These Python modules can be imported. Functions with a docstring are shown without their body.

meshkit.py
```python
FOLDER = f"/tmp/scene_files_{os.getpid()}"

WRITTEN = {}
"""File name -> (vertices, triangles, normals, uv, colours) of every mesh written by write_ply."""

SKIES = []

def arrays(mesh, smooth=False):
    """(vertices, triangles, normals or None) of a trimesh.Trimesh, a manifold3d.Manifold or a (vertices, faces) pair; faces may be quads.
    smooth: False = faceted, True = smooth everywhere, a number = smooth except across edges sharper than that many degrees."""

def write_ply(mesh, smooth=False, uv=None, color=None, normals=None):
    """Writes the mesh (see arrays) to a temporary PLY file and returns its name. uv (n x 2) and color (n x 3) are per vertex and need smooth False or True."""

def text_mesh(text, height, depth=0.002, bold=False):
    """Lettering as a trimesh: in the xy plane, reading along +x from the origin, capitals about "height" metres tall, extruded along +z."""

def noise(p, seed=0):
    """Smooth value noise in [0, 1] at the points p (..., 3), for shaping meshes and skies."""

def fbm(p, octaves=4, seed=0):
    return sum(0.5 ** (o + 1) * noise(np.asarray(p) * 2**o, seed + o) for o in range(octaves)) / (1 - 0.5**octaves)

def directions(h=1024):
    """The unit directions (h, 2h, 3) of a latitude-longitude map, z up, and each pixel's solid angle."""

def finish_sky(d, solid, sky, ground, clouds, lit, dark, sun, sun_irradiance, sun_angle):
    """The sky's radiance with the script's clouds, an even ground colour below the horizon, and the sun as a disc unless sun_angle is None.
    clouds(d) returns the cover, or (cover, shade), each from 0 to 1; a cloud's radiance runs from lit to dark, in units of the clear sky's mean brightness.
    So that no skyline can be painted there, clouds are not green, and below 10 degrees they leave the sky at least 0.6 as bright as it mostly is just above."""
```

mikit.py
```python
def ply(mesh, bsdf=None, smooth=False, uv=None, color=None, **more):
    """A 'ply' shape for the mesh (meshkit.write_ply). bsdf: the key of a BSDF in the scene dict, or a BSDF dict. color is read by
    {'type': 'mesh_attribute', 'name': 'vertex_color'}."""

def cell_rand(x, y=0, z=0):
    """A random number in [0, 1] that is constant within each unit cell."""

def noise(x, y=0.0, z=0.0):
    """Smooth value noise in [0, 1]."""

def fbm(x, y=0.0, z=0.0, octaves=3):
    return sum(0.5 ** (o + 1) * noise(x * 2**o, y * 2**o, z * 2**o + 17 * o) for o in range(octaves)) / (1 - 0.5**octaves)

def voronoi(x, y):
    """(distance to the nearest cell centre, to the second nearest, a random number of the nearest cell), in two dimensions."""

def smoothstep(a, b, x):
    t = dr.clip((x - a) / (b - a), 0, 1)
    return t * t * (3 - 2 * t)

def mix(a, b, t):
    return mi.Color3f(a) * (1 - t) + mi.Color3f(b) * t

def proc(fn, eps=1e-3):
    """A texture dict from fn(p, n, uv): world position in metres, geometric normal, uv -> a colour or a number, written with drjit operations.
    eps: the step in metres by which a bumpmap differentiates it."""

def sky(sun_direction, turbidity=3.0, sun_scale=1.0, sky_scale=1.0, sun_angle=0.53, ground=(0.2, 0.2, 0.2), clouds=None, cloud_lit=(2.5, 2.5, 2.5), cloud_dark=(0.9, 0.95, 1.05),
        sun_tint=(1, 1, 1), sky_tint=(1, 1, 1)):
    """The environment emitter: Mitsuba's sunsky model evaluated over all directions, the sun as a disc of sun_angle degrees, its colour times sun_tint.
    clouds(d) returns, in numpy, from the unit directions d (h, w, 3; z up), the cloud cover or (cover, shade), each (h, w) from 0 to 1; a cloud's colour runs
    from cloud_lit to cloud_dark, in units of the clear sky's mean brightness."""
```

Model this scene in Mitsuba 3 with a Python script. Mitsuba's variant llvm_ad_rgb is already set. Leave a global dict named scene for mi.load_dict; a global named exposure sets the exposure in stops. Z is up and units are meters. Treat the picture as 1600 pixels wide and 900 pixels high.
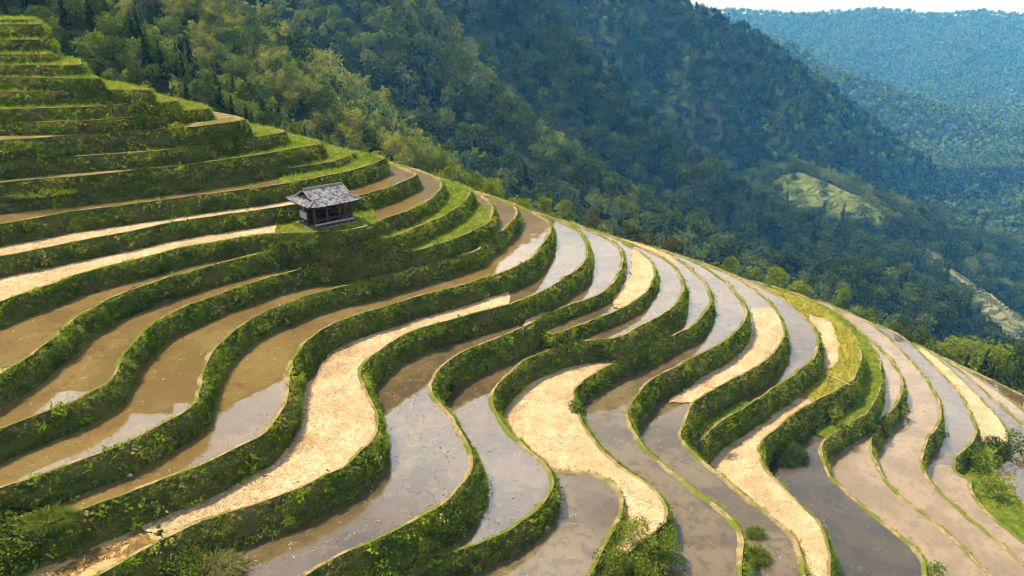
import math
import numpy as np, trimesh, shapely, drjit as dr, mitsuba as mi, mikit, meshkit
from shapely.geometry import Polygon, MultiPolygon, LineString, Point
T = mi.ScalarTransform4f
scene, labels = {}, {}
rng = np.random.default_rng(11)

# ------------------------------------------------------------------ camera, sky, air
PITCH = math.radians(21.764)
EYE = np.zeros(3)
scene['camera'] = {'type': 'perspective', 'fov': 73.72, 'fov_axis': 'x', 'near_clip': 0.5, 'far_clip': 9000.0,
                   'to_world': T().look_at(origin=[0, 0, 0], target=[0, math.cos(PITCH), -math.sin(PITCH)], up=[0, 0, 1]),
                   'medium': {'type': 'ref', 'id': 'haze_air'}}
SUN = np.array([-0.47, 0.20, 0.98]); SUN = SUN / np.linalg.norm(SUN)

def clouds(d):
    z = np.maximum(d[..., 2], 0.0)
    q = d[..., :2] / (z[..., None] + 0.25)
    p = np.concatenate([q * 1.6, 0 * z[..., None]], -1)
    n = meshkit.fbm(p + 3.0, 5, 3)
    m = meshkit.fbm(p * 2.3 + 9.0, 4, 8)
    cover = np.clip((n - 0.36 - .24 * np.clip((z - .44) / .22, 0, 1)) / 0.22, 0, 1)
    cover = np.maximum(cover * cover * (3 - 2 * cover), 0.6 * np.clip((.66 - z) / .22, .15, 1))
    return cover, np.clip((m - 0.45) * 2.2, 0, 1) * 0.6

scene['sky'] = mikit.sky(SUN, turbidity=3, sun_scale=1.2, clouds=clouds, cloud_lit=(4.3, 4.5, 4.8), cloud_dark=(2.6, 2.85, 3.3), sun_tint=(1.0, 1.0, 0.97))
exposure = 2.2
HAZE = 0.000105
scene['haze_air'] = {'type': 'homogeneous', 'albedo': {'type': 'rgb', 'value': [0.90, 0.95, 0.97]},
                     'sigma_t': {'type': 'rgb', 'value': [HAZE * 0.22, HAZE * 0.98, HAZE * 2.2]}}
scene['haze'] = {'type': 'cube', 'to_world': T().translate([600, 1700, 60]).scale([3800, 2300, 400]), 'bsdf': {'type': 'null'},
                 'interior': {'type': 'ref', 'id': 'haze_air'}}
labels['haze'] = {'kind': 'stuff', 'label': 'thin blue haze filling the valley between the hills'}

# ------------------------------------------------------------------ helpers
def numbered(name):
    k, n = name, 0
    while k in scene or k in labels or any(x.startswith(k + '__') for x in TAKEN.get(name, ())):
        n += 1
        k = '%s_%03d' % (name, n)
    return k
TAKEN = {}
def tag(key, label, cat=None, group=None, kind=None):
    labels[key] = {'label': label}
    if cat: labels[key]['category'] = cat
    if group: labels[key]['group'] = group
    if kind: labels[key]['kind'] = kind

def nrm(v):
    return v / np.maximum(np.linalg.norm(v, axis=-1, keepdims=True), 1e-9)

def merge(parts):
    vs, fs, cs, n = [], [], [], 0
    for p in parts:
        vs.append(p[0]); fs.append(np.asarray(p[1]) + n); n += len(p[0])
        if len(p) > 2: cs.append(p[2])
    return np.vstack(vs), np.vstack(fs), (np.vstack(cs) if cs else None)

def box(sx, sy, sz, at=(0, 0, 0), bevel=0.0):
    m = trimesh.creation.box([sx, sy, sz])
    m.apply_translation(at)
    return np.array(m.vertices), np.array(m.faces)

def bar(a, b, r0, r1=None, sides=6):
    """a tapered round bar from a to b"""
    a, b = np.asarray(a, float), np.asarray(b, float)
    r1 = r0 if r1 is None else r1
    t = nrm(b - a); u = nrm(np.cross(t, [0, 0, 1.0] if abs(t[2]) < .9 else [1.0, 0, 0])); w = np.cross(t, u)
    g = np.arange(sides) * 2 * np.pi / sides
    ring = np.cos(g)[:, None] * u + np.sin(g)[:, None] * w
    v = np.vstack([a + ring * r0, b + ring * r1, a[None], b[None]])
    i = np.arange(sides); j = (i + 1) % sides
    f = np.vstack([np.stack([i, j, j + sides], 1), np.stack([i, j + sides, i + sides], 1),
                   np.stack([j, i, i * 0 + 2 * sides], 1), np.stack([i + sides, j + sides, i * 0 + 2 * sides + 1], 1)])
    return v, f

def quads(centre, normal, size, aspect=1.6, spin=None, rnd=rng):
    """leaf-like rhombs (two triangles each)"""
    n = len(centre)
    r = nrm(rnd.normal(size=(n, 3)))
    u = nrm(np.cross(normal, r)) if spin is None else nrm(spin - normal * (spin * normal).sum(-1, keepdims=True))
    w = np.cross(normal, u)
    s = np.broadcast_to(np.asarray(size, float), (n,))[:, None]
    v = np.stack([centre - u * s * .5 * aspect, centre + w * s * .5, centre + u * s * .5 * aspect, centre - w * s * .5], 1).reshape(-1, 3)
    b = np.arange(n)[:, None] * 4
    return v, np.vstack([b + [0, 1, 2], b + [0, 2, 3]])

def tufts(P, up, size, blades, width, palette, rnd, lean=0.55, flop=None):
    """clumps of grass blades, one triangle each, at the points P"""
    n = len(P); m = n * blades
    i = np.repeat(np.arange(n), blades)
    s = np.broadcast_to(np.asarray(size, float), (n,))[i] * rnd.uniform(.55, 1.25, m)
    d = nrm(np.asarray(up)[i] + rnd.normal(size=(m, 3)) * lean)
    side = nrm(np.cross(d, rnd.normal(size=(m, 3))))
    w = (s * width)[:, None]
    base = P[i] + rnd.normal(size=(m, 3)) * (s * .18)[:, None]
    tip = base + d * s[:, None]
    if flop is not None: tip[:, 2] -= s * flop
    v = np.stack([base - side * w * .5, base + side * w * .5, tip], 1).reshape(-1, 3)
    c = palette[i] * rnd.uniform(.75, 1.3, (m, 1))
    return v, np.arange(m * 3).reshape(-1, 3), np.repeat(np.clip(c, .004, .9), 3, 0)

def ply(key, v, f, bsdf, color=None, smooth=False, **k):
    scene[key] = mikit.ply((v, f), bsdf, smooth=smooth, color=color, **k)

# ------------------------------------------------------------------ materials
N, FBM, SS, MIX = mikit.noise, mikit.fbm, mikit.smoothstep, mikit.mix
C3 = mi.Color3f

def colored(name, **k):
    scene[name] = {'type': 'twosided', 'bsdf': {'type': 'diffuse', 'reflectance': {'type': 'mesh_attribute', 'name': 'vertex_color'}}}
colored('painted_vertex')
scene['leaf'] = {'type': 'principledthin', 'base_color': {'type': 'mesh_attribute', 'name': 'vertex_color'}, 'roughness': 0.55, 'spec_trans': 0.0, 'diff_trans': 0.95, 'eta': 1.35}
scene['far_leaf'] = {'type': 'twosided', 'bsdf': {'type': 'diffuse', 'reflectance': {'type': 'mesh_attribute', 'name': 'vertex_color'}}}

def rough(name, fn, alpha=0.5, bump=None, amount=0.05, eps=0.02, spec=None):
    if spec:
        b = {'type': 'plastic', 'int_ior': spec, 'diffuse_reflectance': mikit.proc(fn)}
    else:
        b = {'type': 'diffuse', 'reflectance': mikit.proc(fn)}
    if bump is not None:
        b = {'type': 'bumpmap', 'arbitrary': mikit.proc(bump, eps), 'bsdf': b, 'scale': amount}
    scene[name] = {'type': 'twosided', 'bsdf': b}

def mud_colour(a, b, c, clod):
    def fn(p, n, uv):
        t = FBM(p.x * .35, p.y * .35, 1.0, 4)
        k = FBM(p.x * 1.9 + 2.0 * FBM(p.x * .6, p.y * .6, 8.0, 2), p.y * 1.9, 5.0, 5) * .8 + .2 * FBM(p.x * 9, p.y * 9, 2.0, 2)
        s = SS(.60 - clod, .74 - clod * .6, k)
        col = MIX(a, b, SS(.35, .65, t))
        return MIX(col, c, s * .55)
    return fn
def ripple(p, n, uv):
    return FBM(p.x * 1.3, p.y * 1.3, 2.0, 2)
WATER = {
    'brown_water': ((.180, .126, .050), (.145, .098, .037), (.10, .070, .028), .02),
    'water':       ((.112, .082, .042), (.076, .056, .031), (.150, .110, .055), .10),
    'mud':         ((.150, .116, .062), (.102, .080, .044), (.060, .052, .026), .12),
    'dark_water':  ((.070, .058, .040), (.048, .042, .032), (.10, .085, .035), .08),
    'pink_mud':    ((.265, .200, .122), (.205, .156, .095), (.15, .12, .065), .09),
}
for w, (a, b, c, clod) in WATER.items():
    rough(w, mud_colour(a, b, c, clod), bump=ripple, amount=.0025, eps=.05, spec={'brown_water': 2.5, 'water': 2.4, 'dark_water': 1.7, 'pink_mud': 1.65}.get(w, 1.85))

def straw_fn(p, n, uv):
    t = FBM(p.x * .45, p.y * .45, 0, 4)
    g = FBM(p.x * 6, p.y * 7, 0, 4)
    w = FBM(p.x * .9, p.y * .9, 6.0, 4)
    col = MIX((.54, .39, .24), (.42, .30, .17), SS(.38, .66, t))
    col = MIX(col, (.235, .160, .078), SS(.50, .70, g) * (.35 + .5 * SS(.4, .62, w)))
    col = MIX(col, (.19, .14, .08), SS(.60, .72, FBM(p.x * .28 + 9, p.y * .28, 2.0, 4)) * .55)
    return MIX(col, (.66, .51, .33), SS(.55, .72, FBM(p.x * 12, p.y * 10, 4.0, 2)) * .55)
rough('straw', straw_fn, bump=lambda p, n, uv: FBM(p.x * 6, p.y * 6, 0, 3), amount=.10)
def wet_straw_fn(p, n, uv):
    k = FBM(p.x * 1.4, p.y * 1.4, 3.0, 4)
    return MIX(MIX((.20, .125, .045), (.13, .085, .03), SS(.4, .6, FBM(p.x * 5, p.y * 5, 0, 3))), (.48, .32, .14), SS(.46, .6, k))
rough('wet_straw', wet_straw_fn, bump=ripple, amount=.01, spec=1.7)
def soil_fn(p, n, uv):
    k = FBM(p.x * 1.7, p.y * 1.7, p.z * 1.7, 4)
    return MIX(MIX((.20, .145, .075), (.28, .20, .105), SS(.35, .65, k)), (.10, .12, .03), SS(.52, .62, FBM(p.x * .6, p.y * .6, 3, 3)) * .7)
rough('soil', soil_fn, bump=lambda p, n, uv: FBM(p.x * 5, p.y * 5, p.z * 5, 3), amount=.12)
def turf_fn(p, n, uv):
    k = FBM(p.x * 1.2, p.y * 1.2, p.z, 4)
    return MIX((.075, .115, .012), (.14, .175, .022), SS(.35, .65, k))
rough('grass', turf_fn, bump=lambda p, n, uv: FBM(p.x * 6, p.y * 6, p.z * 6, 3), amount=.15)
def yturf_fn(p, n, uv):
    k = FBM(p.x * 1.2, p.y * 1.2, p.z, 4)
    return MIX((.20, .20, .03), (.28, .25, .04), SS(.35, .65, k))
rough('yellow_grass', yturf_fn, bump=lambda p, n, uv: FBM(p.x * 6, p.y * 6, p.z * 6, 3), amount=.15)
def bank_fn(p, n, uv):
    k = FBM(p.x * 1.1, p.y * 1.1, p.z * 1.6, 4)
    e = FBM(p.x * 3.7, p.y * 3.7, p.z * 3.7, 3)
    col = MIX((.030, .042, .010), (.060, .075, .013), SS(.35, .65, k))
    return MIX(col, (.095, .068, .036), SS(.48, .62, e) * SS(.40, .58, FBM(p.x * .45, p.y * .45, p.z * .6, 3)))
rough('bank', bank_fn, bump=lambda p, n, uv: FBM(p.x * 4, p.y * 4, p.z * 4, 3), amount=.22)
def bund_fn(p, n, uv):
    k = FBM(p.x * 2.3, p.y * 2.3, p.z * 2.3, 4)
    return MIX(MIX((.30, .235, .12), (.20, .165, .075), SS(.4, .6, k)), (.115, .145, .022), SS(.44, .58, FBM(p.x * .55, p.y * .55, 7, 4)) * .9)
rough('bund', bund_fn, bump=lambda p, n, uv: FBM(p.x * 7, p.y * 7, p.z * 7, 3), amount=.10)
def floor_fn(p, n, uv):
    k = FBM(p.x * .06, p.y * .06, p.z * .06, 5)
    return MIX((.018, .030, .010), (.050, .062, .020), SS(.35, .65, k))
rough('forest_floor', floor_fn)
def field_fn(p, n, uv):
    k = FBM(p.x * .035, p.y * .035, 2, 4)
    col = MIX((.10, .13, .03), (.26, .21, .10), SS(.42, .58, k))
    return MIX((.05, .075, .018), col, SS(.80, .93, n.z))
rough('field', field_fn)

# ------------------------------------------------------------------ surveyed lines
TERRACES = [  # rim height, surface, rim line (x, y), patches of another surface
(-0.430,'grass','-58.26,75.89 -54.62,76.19 -50.98,75.89 -50.38,76.69 -50.78,77.89',[]),
(-0.838,'grass','-56.70,73.69 -52.84,73.99 -48.97,73.69 -48.37,74.49 -48.77,75.69',[]),
(-2.230,'grass','-55.60,71.69 -51.43,71.99 -47.26,71.69 -46.66,72.49 -47.06,73.69',[]),
(-3.506,'grass','-54.46,69.69 -50.06,69.99 -45.67,69.69 -45.07,70.49 -45.47,71.69',[]),
(-4.391,'grass','-53.35,67.89 -47.74,68.19 -42.13,67.89 -41.53,68.69 -41.93,69.89',[]),
(-5.423,'grass','-51.77,67.00 -48.16,67.00 -43.20,66.29 -39.33,66.29 -37.94,65.95 -39.96,68.46',[]),
(-6.529,'grass','-50.80,65.26 -47.26,65.26 -41.53,65.55 -37.57,67.02 -34.39,66.72 -34.72,67.62 -35.77,68.87',[]),
(-7.807,'grass','-49.51,63.03 -46.06,63.03 -42.32,63.49 -38.48,64.89 -34.36,67.38 -32.99,69.22 -33.24,70.05 -34.54,71.75',[]),
(-8.920,'grass','-49.17,62.12 -46.01,62.52 -41.66,62.92 -38.30,64.14 -35.34,65.84 -34.12,69.04 -32.45,71.00 -31.12,72.02 -31.59,73.34 -33.07,75.26',[]),
(-10.035,'soil','-46.46,58.07 -44.33,59.66 -41.30,60.99 -39.72,63.10 -35.12,64.96 -31.93,66.53 -29.24,69.02 -27.41,71.69 -27.77,72.86 -29.07,74.57 -30.81,76.09',[]),
(-11.782,'grass','-46.23,57.05 -44.13,58.67 -41.24,60.65 -37.83,62.15 -33.07,64.37 -31.26,65.71 -27.91,70.04 -25.30,73.87 -24.82,75.16 -25.09,76.27 -26.67,78.11 -29.30,80.53',[('soil','-64.87,78.11 -41.09,78.11 -29.39,54.54 -42.92,50.09')]),
(-13.169,'grass','-45.67,55.76 -43.46,57.16 -38.71,59.39 -36.03,60.97 -34.60,62.34 -31.68,64.07 -28.92,66.51 -25.90,69.13 -21.24,75.79 -21.34,77.02 -22.29,78.72 -24.38,80.94 -26.82,83.28',[('soil','-61.95,73.83 -32.35,73.83 -24.15,53.77 -46.24,53.77')]),
(-14.862,'grass','-45.72,55.15 -43.99,57.25 -42.11,58.58 -37.82,60.92 -34.59,63.18 -32.56,65.33 -30.16,67.02 -26.23,69.42 -24.90,70.35 -22.04,71.97 -19.30,74.70 -18.29,78.79 -18.40,79.98 -19.43,81.61 -21.47,83.75 -23.76,85.99',[]),
(-15.544,'grass','-42.59,50.69 -41.07,52.78 -38.77,55.23 -36.14,57.68 -32.96,59.65 -29.68,61.98 -24.80,65.01 -23.60,66.08 -19.85,69.80 -17.29,73.25 -16.09,75.97 -14.88,79.26 -14.85,80.41 -15.51,81.60 -17.52,83.23 -19.59,84.93',[('brown_water','-66.65,78.88 -27.55,78.88 -21.83,63.47 -42.31,47.81')]),
(-17.220,'brown_water','-41.10,48.03 -39.45,49.78 -37.03,51.81 -34.83,54.69 -32.02,57.10 -29.15,60.11 -25.59,62.29 -24.32,62.97 -22.87,64.13 -21.37,65.34 -18.03,67.09 -15.51,68.94 -13.68,71.73 -12.38,74.43 -11.13,78.34 -11.11,79.37 -11.83,80.79 -13.46,83.01 -16.02,86.56',[('straw','-62.74,73.21 -23.00,73.21 -19.06,59.49 -41.10,45.59')]),
(-18.750,'brown_water','-36.71,41.55 -36.05,44.29 -35.06,47.09 -33.57,49.65 -32.06,52.61 -29.85,54.87 -28.04,56.95 -23.54,60.14 -20.84,60.94 -17.81,60.74 -14.55,62.17 -13.17,64.55 -11.93,66.62 -10.06,69.57 -8.82,73.62 -8.13,77.48 -8.31,81.73 -8.94,84.19 -10.67,86.80 -13.63,90.38 -16.75,93.80',[('straw','-59.38,68.32 -24.28,68.32 -21.27,57.67 -36.63,39.28'),('grass','-24.28,68.32 -15.87,76.55 -13.40,64.77 -14.21,60.54 -21.27,57.67')]),
(-20.208,'brown_water','-30.98,33.32 -31.14,36.65 -30.86,37.97 -30.82,39.91 -30.93,42.33 -31.45,45.46 -30.84,48.62 -29.78,50.61 -27.70,53.96 -25.37,56.70 -23.33,58.95 -20.92,60.61 -17.58,61.57 -14.14,62.55 -11.51,64.18 -9.83,67.23 -7.76,70.79 -5.53,76.67 -5.05,81.21 -5.02,83.50 -5.70,85.56 -7.34,87.71 -9.42,90.35',[('grass','-24.79,60.24 -14.22,73.63 -3.85,102.55 -2.84,73.63 -10.70,60.24 -13.89,58.42 -22.91,55.06')]),
(-21.869,'brown_water','-30.05,31.41 -29.07,33.02 -28.27,34.01 -26.98,35.55 -25.94,37.83 -25.94,39.49 -26.80,41.74 -27.26,44.52 -27.28,46.93 -27.07,49.08 -26.49,50.60 -25.01,53.32 -23.77,54.78 -22.59,56.15 -21.11,58.07 -18.07,60.46 -14.87,62.46 -11.87,63.80 -8.90,65.39 -5.95,69.01 -3.54,72.51 -2.23,76.61 -2.11,81.15 -2.50,83.92 -3.78,87.89 -5.63,90.73',[('grass','-13.56,67.26 -3.84,83.29 0.00,75.55 0.00,69.01 -11.60,57.90')]),
(-23.466,'brown_water','-28.55,28.78 -27.32,29.86 -26.21,30.78 -24.80,32.04 -23.29,33.45 -21.88,35.36 -20.81,37.23 -20.60,38.93 -21.19,41.03 -22.10,44.09 -22.45,46.35 -22.13,49.75 -21.50,52.40 -20.50,54.29 -18.39,57.06 -16.05,58.94 -13.70,60.58 -10.97,62.66 -8.10,65.07 -6.81,66.62 -3.44,69.73 -3.03,71.72 0.00,80.23 0.65,83.38 0.91,85.50 0.42,88.04 -0.87,91.08 -2.23,93.21',[]),
(-25.162,'brown_water','-27.71,26.97 -25.12,28.96 -23.74,30.07 -22.34,31.02 -20.81,32.42 -18.73,34.04 -17.43,35.66 -16.40,37.05 -15.96,37.84 -15.79,39.92 -15.77,42.01 -16.56,44.95 -17.25,48.57 -17.23,50.87 -16.38,53.74 -14.38,56.04 -11.29,58.97 -8.58,61.35 -5.74,63.19 -3.28,65.32 0.00,68.36 1.77,71.23 3.33,75.00 4.66,80.70 5.11,84.57 4.90,86.92 3.92,90.04 1.81,93.71 0.00,96.55',[]),
(-27.197,'water','-23.40,25.48 -21.59,27.59 -20.65,28.68 -19.57,30.02 -18.46,31.15 -16.87,32.22 -15.33,33.18 -13.74,34.24 -12.15,35.68 -10.91,36.80 -10.23,38.55 -9.53,40.04 -9.55,41.63 -9.87,43.15 -10.72,45.12 -11.85,47.55 -12.38,49.65 -12.34,51.33 -11.52,53.72 -10.23,56.30 -7.58,58.80 -3.16,61.81 0.00,64.07 2.49,66.31 4.13,68.31 6.90,72.63 8.45,75.86 9.40,79.10 9.79,83.65 9.56,87.23 8.82,90.48 7.43,93.31 4.72,97.67',[('straw','-17.11,28.45 -21.34,31.41 -16.83,37.48 -15.41,62.92 0.00,78.62 0.00,59.82 -2.36,56.97 -11.32,32.50'),('wet_straw','-17.11,28.45 -21.34,31.41 -28.36,29.87 -24.00,23.61 -15.00,23.61')]),
(-29.268,'water','-13.76,27.84 -11.63,29.69 -10.22,31.01 -8.58,32.15 -7.16,33.24 -5.55,34.56 -4.14,35.89 -3.22,37.71 -2.78,39.10 -2.75,40.94 -3.19,42.27 -3.78,43.93 -4.68,46.15 -6.22,48.86 -6.76,50.96 -6.66,53.20 -5.86,55.61 -4.11,57.81 -2.34,59.17 0.00,61.61 1.96,63.28 3.08,65.19 6.05,68.24 8.93,70.42 11.49,73.51 13.29,78.16 14.48,82.85 14.81,87.24 14.24,90.59 12.70,94.80 10.06,98.37',[('straw','2.05,66.85 3.58,67.37 2.58,62.51 1.29,62.51')]),
(-30.524,'water','3.06,64.25 4.08,63.34 5.84,64.88 8.63,67.14 11.50,69.37 14.91,73.44 16.78,76.66 18.35,81.51 18.81,85.14 18.24,89.05 16.29,94.79 14.81,97.58',[('straw','11.58,70.99 14.50,67.14 20.06,76.45 24.45,100.20 18.05,96.95 14.98,80.82 11.86,74.03')]),
(-31.833,'water','-9.99,28.27 -7.61,31.00 -5.94,32.76 -4.47,33.95 -3.08,34.40 -1.59,35.26 0.00,36.15 0.73,36.95 1.63,38.04 2.73,39.59 3.25,40.65 3.18,41.76 2.46,43.71 1.27,45.55 0.10,47.32 -0.26,48.06 -1.38,50.70 -1.78,53.14 -1.47,55.07 0.00,58.12 1.60,60.76 4.63,63.31 6.72,64.51 8.94,65.12 10.84,65.12 13.00,67.17 16.30,70.55 20.05,75.19 21.70,79.30 22.27,83.11 22.35,88.01 21.42,92.03 18.99,96.38 17.48,98.85',[('grass','-14.05,27.64 -16.60,34.97 -3.57,34.97 -3.56,33.73 -4.30,32.25 -5.27,27.64')]),
(-33.486,'mud','0.00,29.07 2.70,30.89 5.03,33.97 6.00,35.89 7.11,37.71 7.89,39.33 8.32,41.28 8.08,42.91 7.03,44.33 5.68,44.89 4.16,44.89',[]),
(-34.177,'straw','1.91,30.35 5.43,34.34 8.91,37.54 9.56,38.17 10.27,38.81 11.26,39.81 11.62,40.84 11.65,42.13 11.22,43.64 9.77,45.40 8.57,47.10 7.66,49.18 6.90,51.30 6.39,53.15 6.02,55.55 6.14,57.65 6.84,59.76 8.20,61.72 10.11,63.79 12.82,65.98 16.14,68.77 20.15,72.11 23.44,76.12 25.91,81.15 26.78,85.60 26.73,88.73 26.21,93.12 25.31,97.32 22.12,103.47 20.67,105.12',[('water','11.94,67.98 12.70,65.23 24.00,69.91 33.28,98.80 26.29,112.19 22.69,81.15')]),
(-36.109,'mud','14.86,34.35 15.86,36.63 16.45,38.07 17.29,39.99 17.33,41.35 16.84,43.00 16.00,44.51 15.06,45.87 14.19,47.80 13.15,49.31 12.16,51.47 11.45,54.10 11.27,55.60 11.17,57.28 11.87,59.30 13.27,61.81 15.46,64.51 18.66,67.40 22.18,70.51 25.79,73.52 28.44,77.12 30.66,81.03 31.50,84.19 31.56,90.69 30.97,95.07 29.83,99.83 27.92,104.39 25.18,107.63',[('water','14.43,64.51 27.48,64.51 41.36,104.39 23.78,104.39')]),
(-38.695,'mud','21.15,36.81 21.90,39.26 22.51,41.13 22.78,42.71 22.25,44.69 21.56,46.48 19.91,48.98 18.91,51.41 17.96,53.33 17.08,55.89 16.64,57.52 17.55,59.23 18.32,61.39 19.19,63.28 20.55,64.60 23.31,66.94 26.89,69.88 31.04,73.69 33.19,76.43 35.37,79.72 36.63,82.64 37.39,86.83 37.65,91.88 36.93,95.61 36.94,97.72 35.74,101.88 33.25,106.98 30.31,111.19',[('straw','16.97,63.80 19.80,63.54 32.39,69.12 39.39,85.12 37.92,89.53 34.11,89.07 31.92,81.06'),('water','34.11,89.07 37.92,89.53 41.26,99.62 33.24,111.86 28.04,99.62')]),
(-41.461,'water','19.77,60.46 21.26,62.23 23.27,64.47 26.58,67.12 30.27,70.38 34.47,74.07 37.23,77.04 39.79,79.68 42.36,84.41 43.63,89.64 43.58,94.71 43.02,99.75 41.63,103.00 40.24,106.74 37.85,111.35 34.70,116.32',[('grass','20.11,60.46 26.98,64.60 27.11,68.79 19.65,64.09')]),
(-44.386,'yellow_grass','26.19,42.22 27.48,45.54 28.08,46.80 28.58,48.35 28.98,50.24 29.11,51.96 28.33,53.50 27.81,55.39 27.46,57.39 26.89,59.51 26.70,60.94 27.28,63.27 28.91,65.73 30.24,67.01 33.36,69.99 36.83,72.89 40.43,75.19 43.56,77.61 45.34,79.29 48.32,83.77 50.47,88.28 51.55,92.98 51.41,97.63 51.13,102.17 50.05,105.95 48.01,108.51 45.09,111.78',[('straw','47.38,100.11 49.89,96.91 47.42,88.69 43.78,82.48 41.69,81.04 45.81,90.79'),('straw','35.40,74.72 36.92,74.10 37.29,72.29 28.28,63.50 30.30,47.96 26.04,40.94 24.01,44.96 19.23,61.17 20.09,64.72')]),
(-47.634,'dark_water','36.91,46.02 38.72,49.42 39.03,51.05 38.73,52.76 38.18,54.09 37.52,55.95 36.83,57.91 36.24,60.29 35.47,62.49 35.60,64.45 36.45,67.51 37.96,70.00 40.37,71.92 43.28,73.93 45.84,75.87 48.48,78.71 51.83,83.64 54.50,89.30 55.92,94.09 56.65,99.31 56.57,104.78 55.87,109.36 54.50,112.81',[('grass','54.56,137.70 88.67,137.70 54.12,76.64 40.82,69.46 37.53,70.81 40.07,83.29')]),
(-50.254,'pink_mud','46.92,48.18 46.38,50.99 46.26,53.25 45.86,55.20 45.49,57.36 45.03,59.54 43.98,62.50 43.45,64.98 43.95,67.74 44.57,70.56 45.32,72.59 47.00,74.99 49.01,77.53 51.24,79.72 54.20,82.52 56.51,86.02 58.51,89.77 59.46,93.80 60.07,99.95 60.00,105.27 59.66,109.99 59.28,114.79',[]),
(-52.766,'pink_mud','53.93,50.98 53.10,55.19 52.61,58.25 51.94,61.25 51.29,64.71 51.10,67.62 51.40,70.48 52.33,72.72 54.21,75.50 56.56,78.29 58.85,80.61 60.99,83.21 62.82,86.65 64.54,91.28 65.68,97.40 66.49,103.74 66.84,111.34 65.93,116.65',[]),
(-55.405,'water','59.25,55.24 58.75,58.23 57.99,61.16 57.72,63.45 57.29,65.64 57.45,68.30 58.28,70.75 59.33,72.55 58.24,73.47 58.06,74.55 59.49,76.64 61.32,78.23 63.93,80.18 66.02,82.36 68.01,85.65 69.44,89.15 71.02,94.44 71.78,100.05 72.59,108.18 72.83,115.51 71.20,118.91',[('pink_mud','55.32,75.65 76.59,75.65 57.98,51.90 41.88,51.90')]),
(-57.898,'straw','66.42,63.60 65.79,66.86 65.54,71.00 65.62,73.54 66.17,76.92 67.19,80.09 69.31,82.21 71.33,83.31 73.28,85.24 74.56,87.42 75.69,91.30 76.81,99.11 77.64,108.06 77.48,113.83 76.39,118.43',[('grass','63.65,84.43 84.25,84.43 64.05,58.65 48.39,58.65')]),
(-59.635,'water','79.06,77.11 79.79,85.32 80.39,91.64 80.67,98.94 81.40,106.07 81.15,111.31 80.11,117.79',[]),
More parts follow.
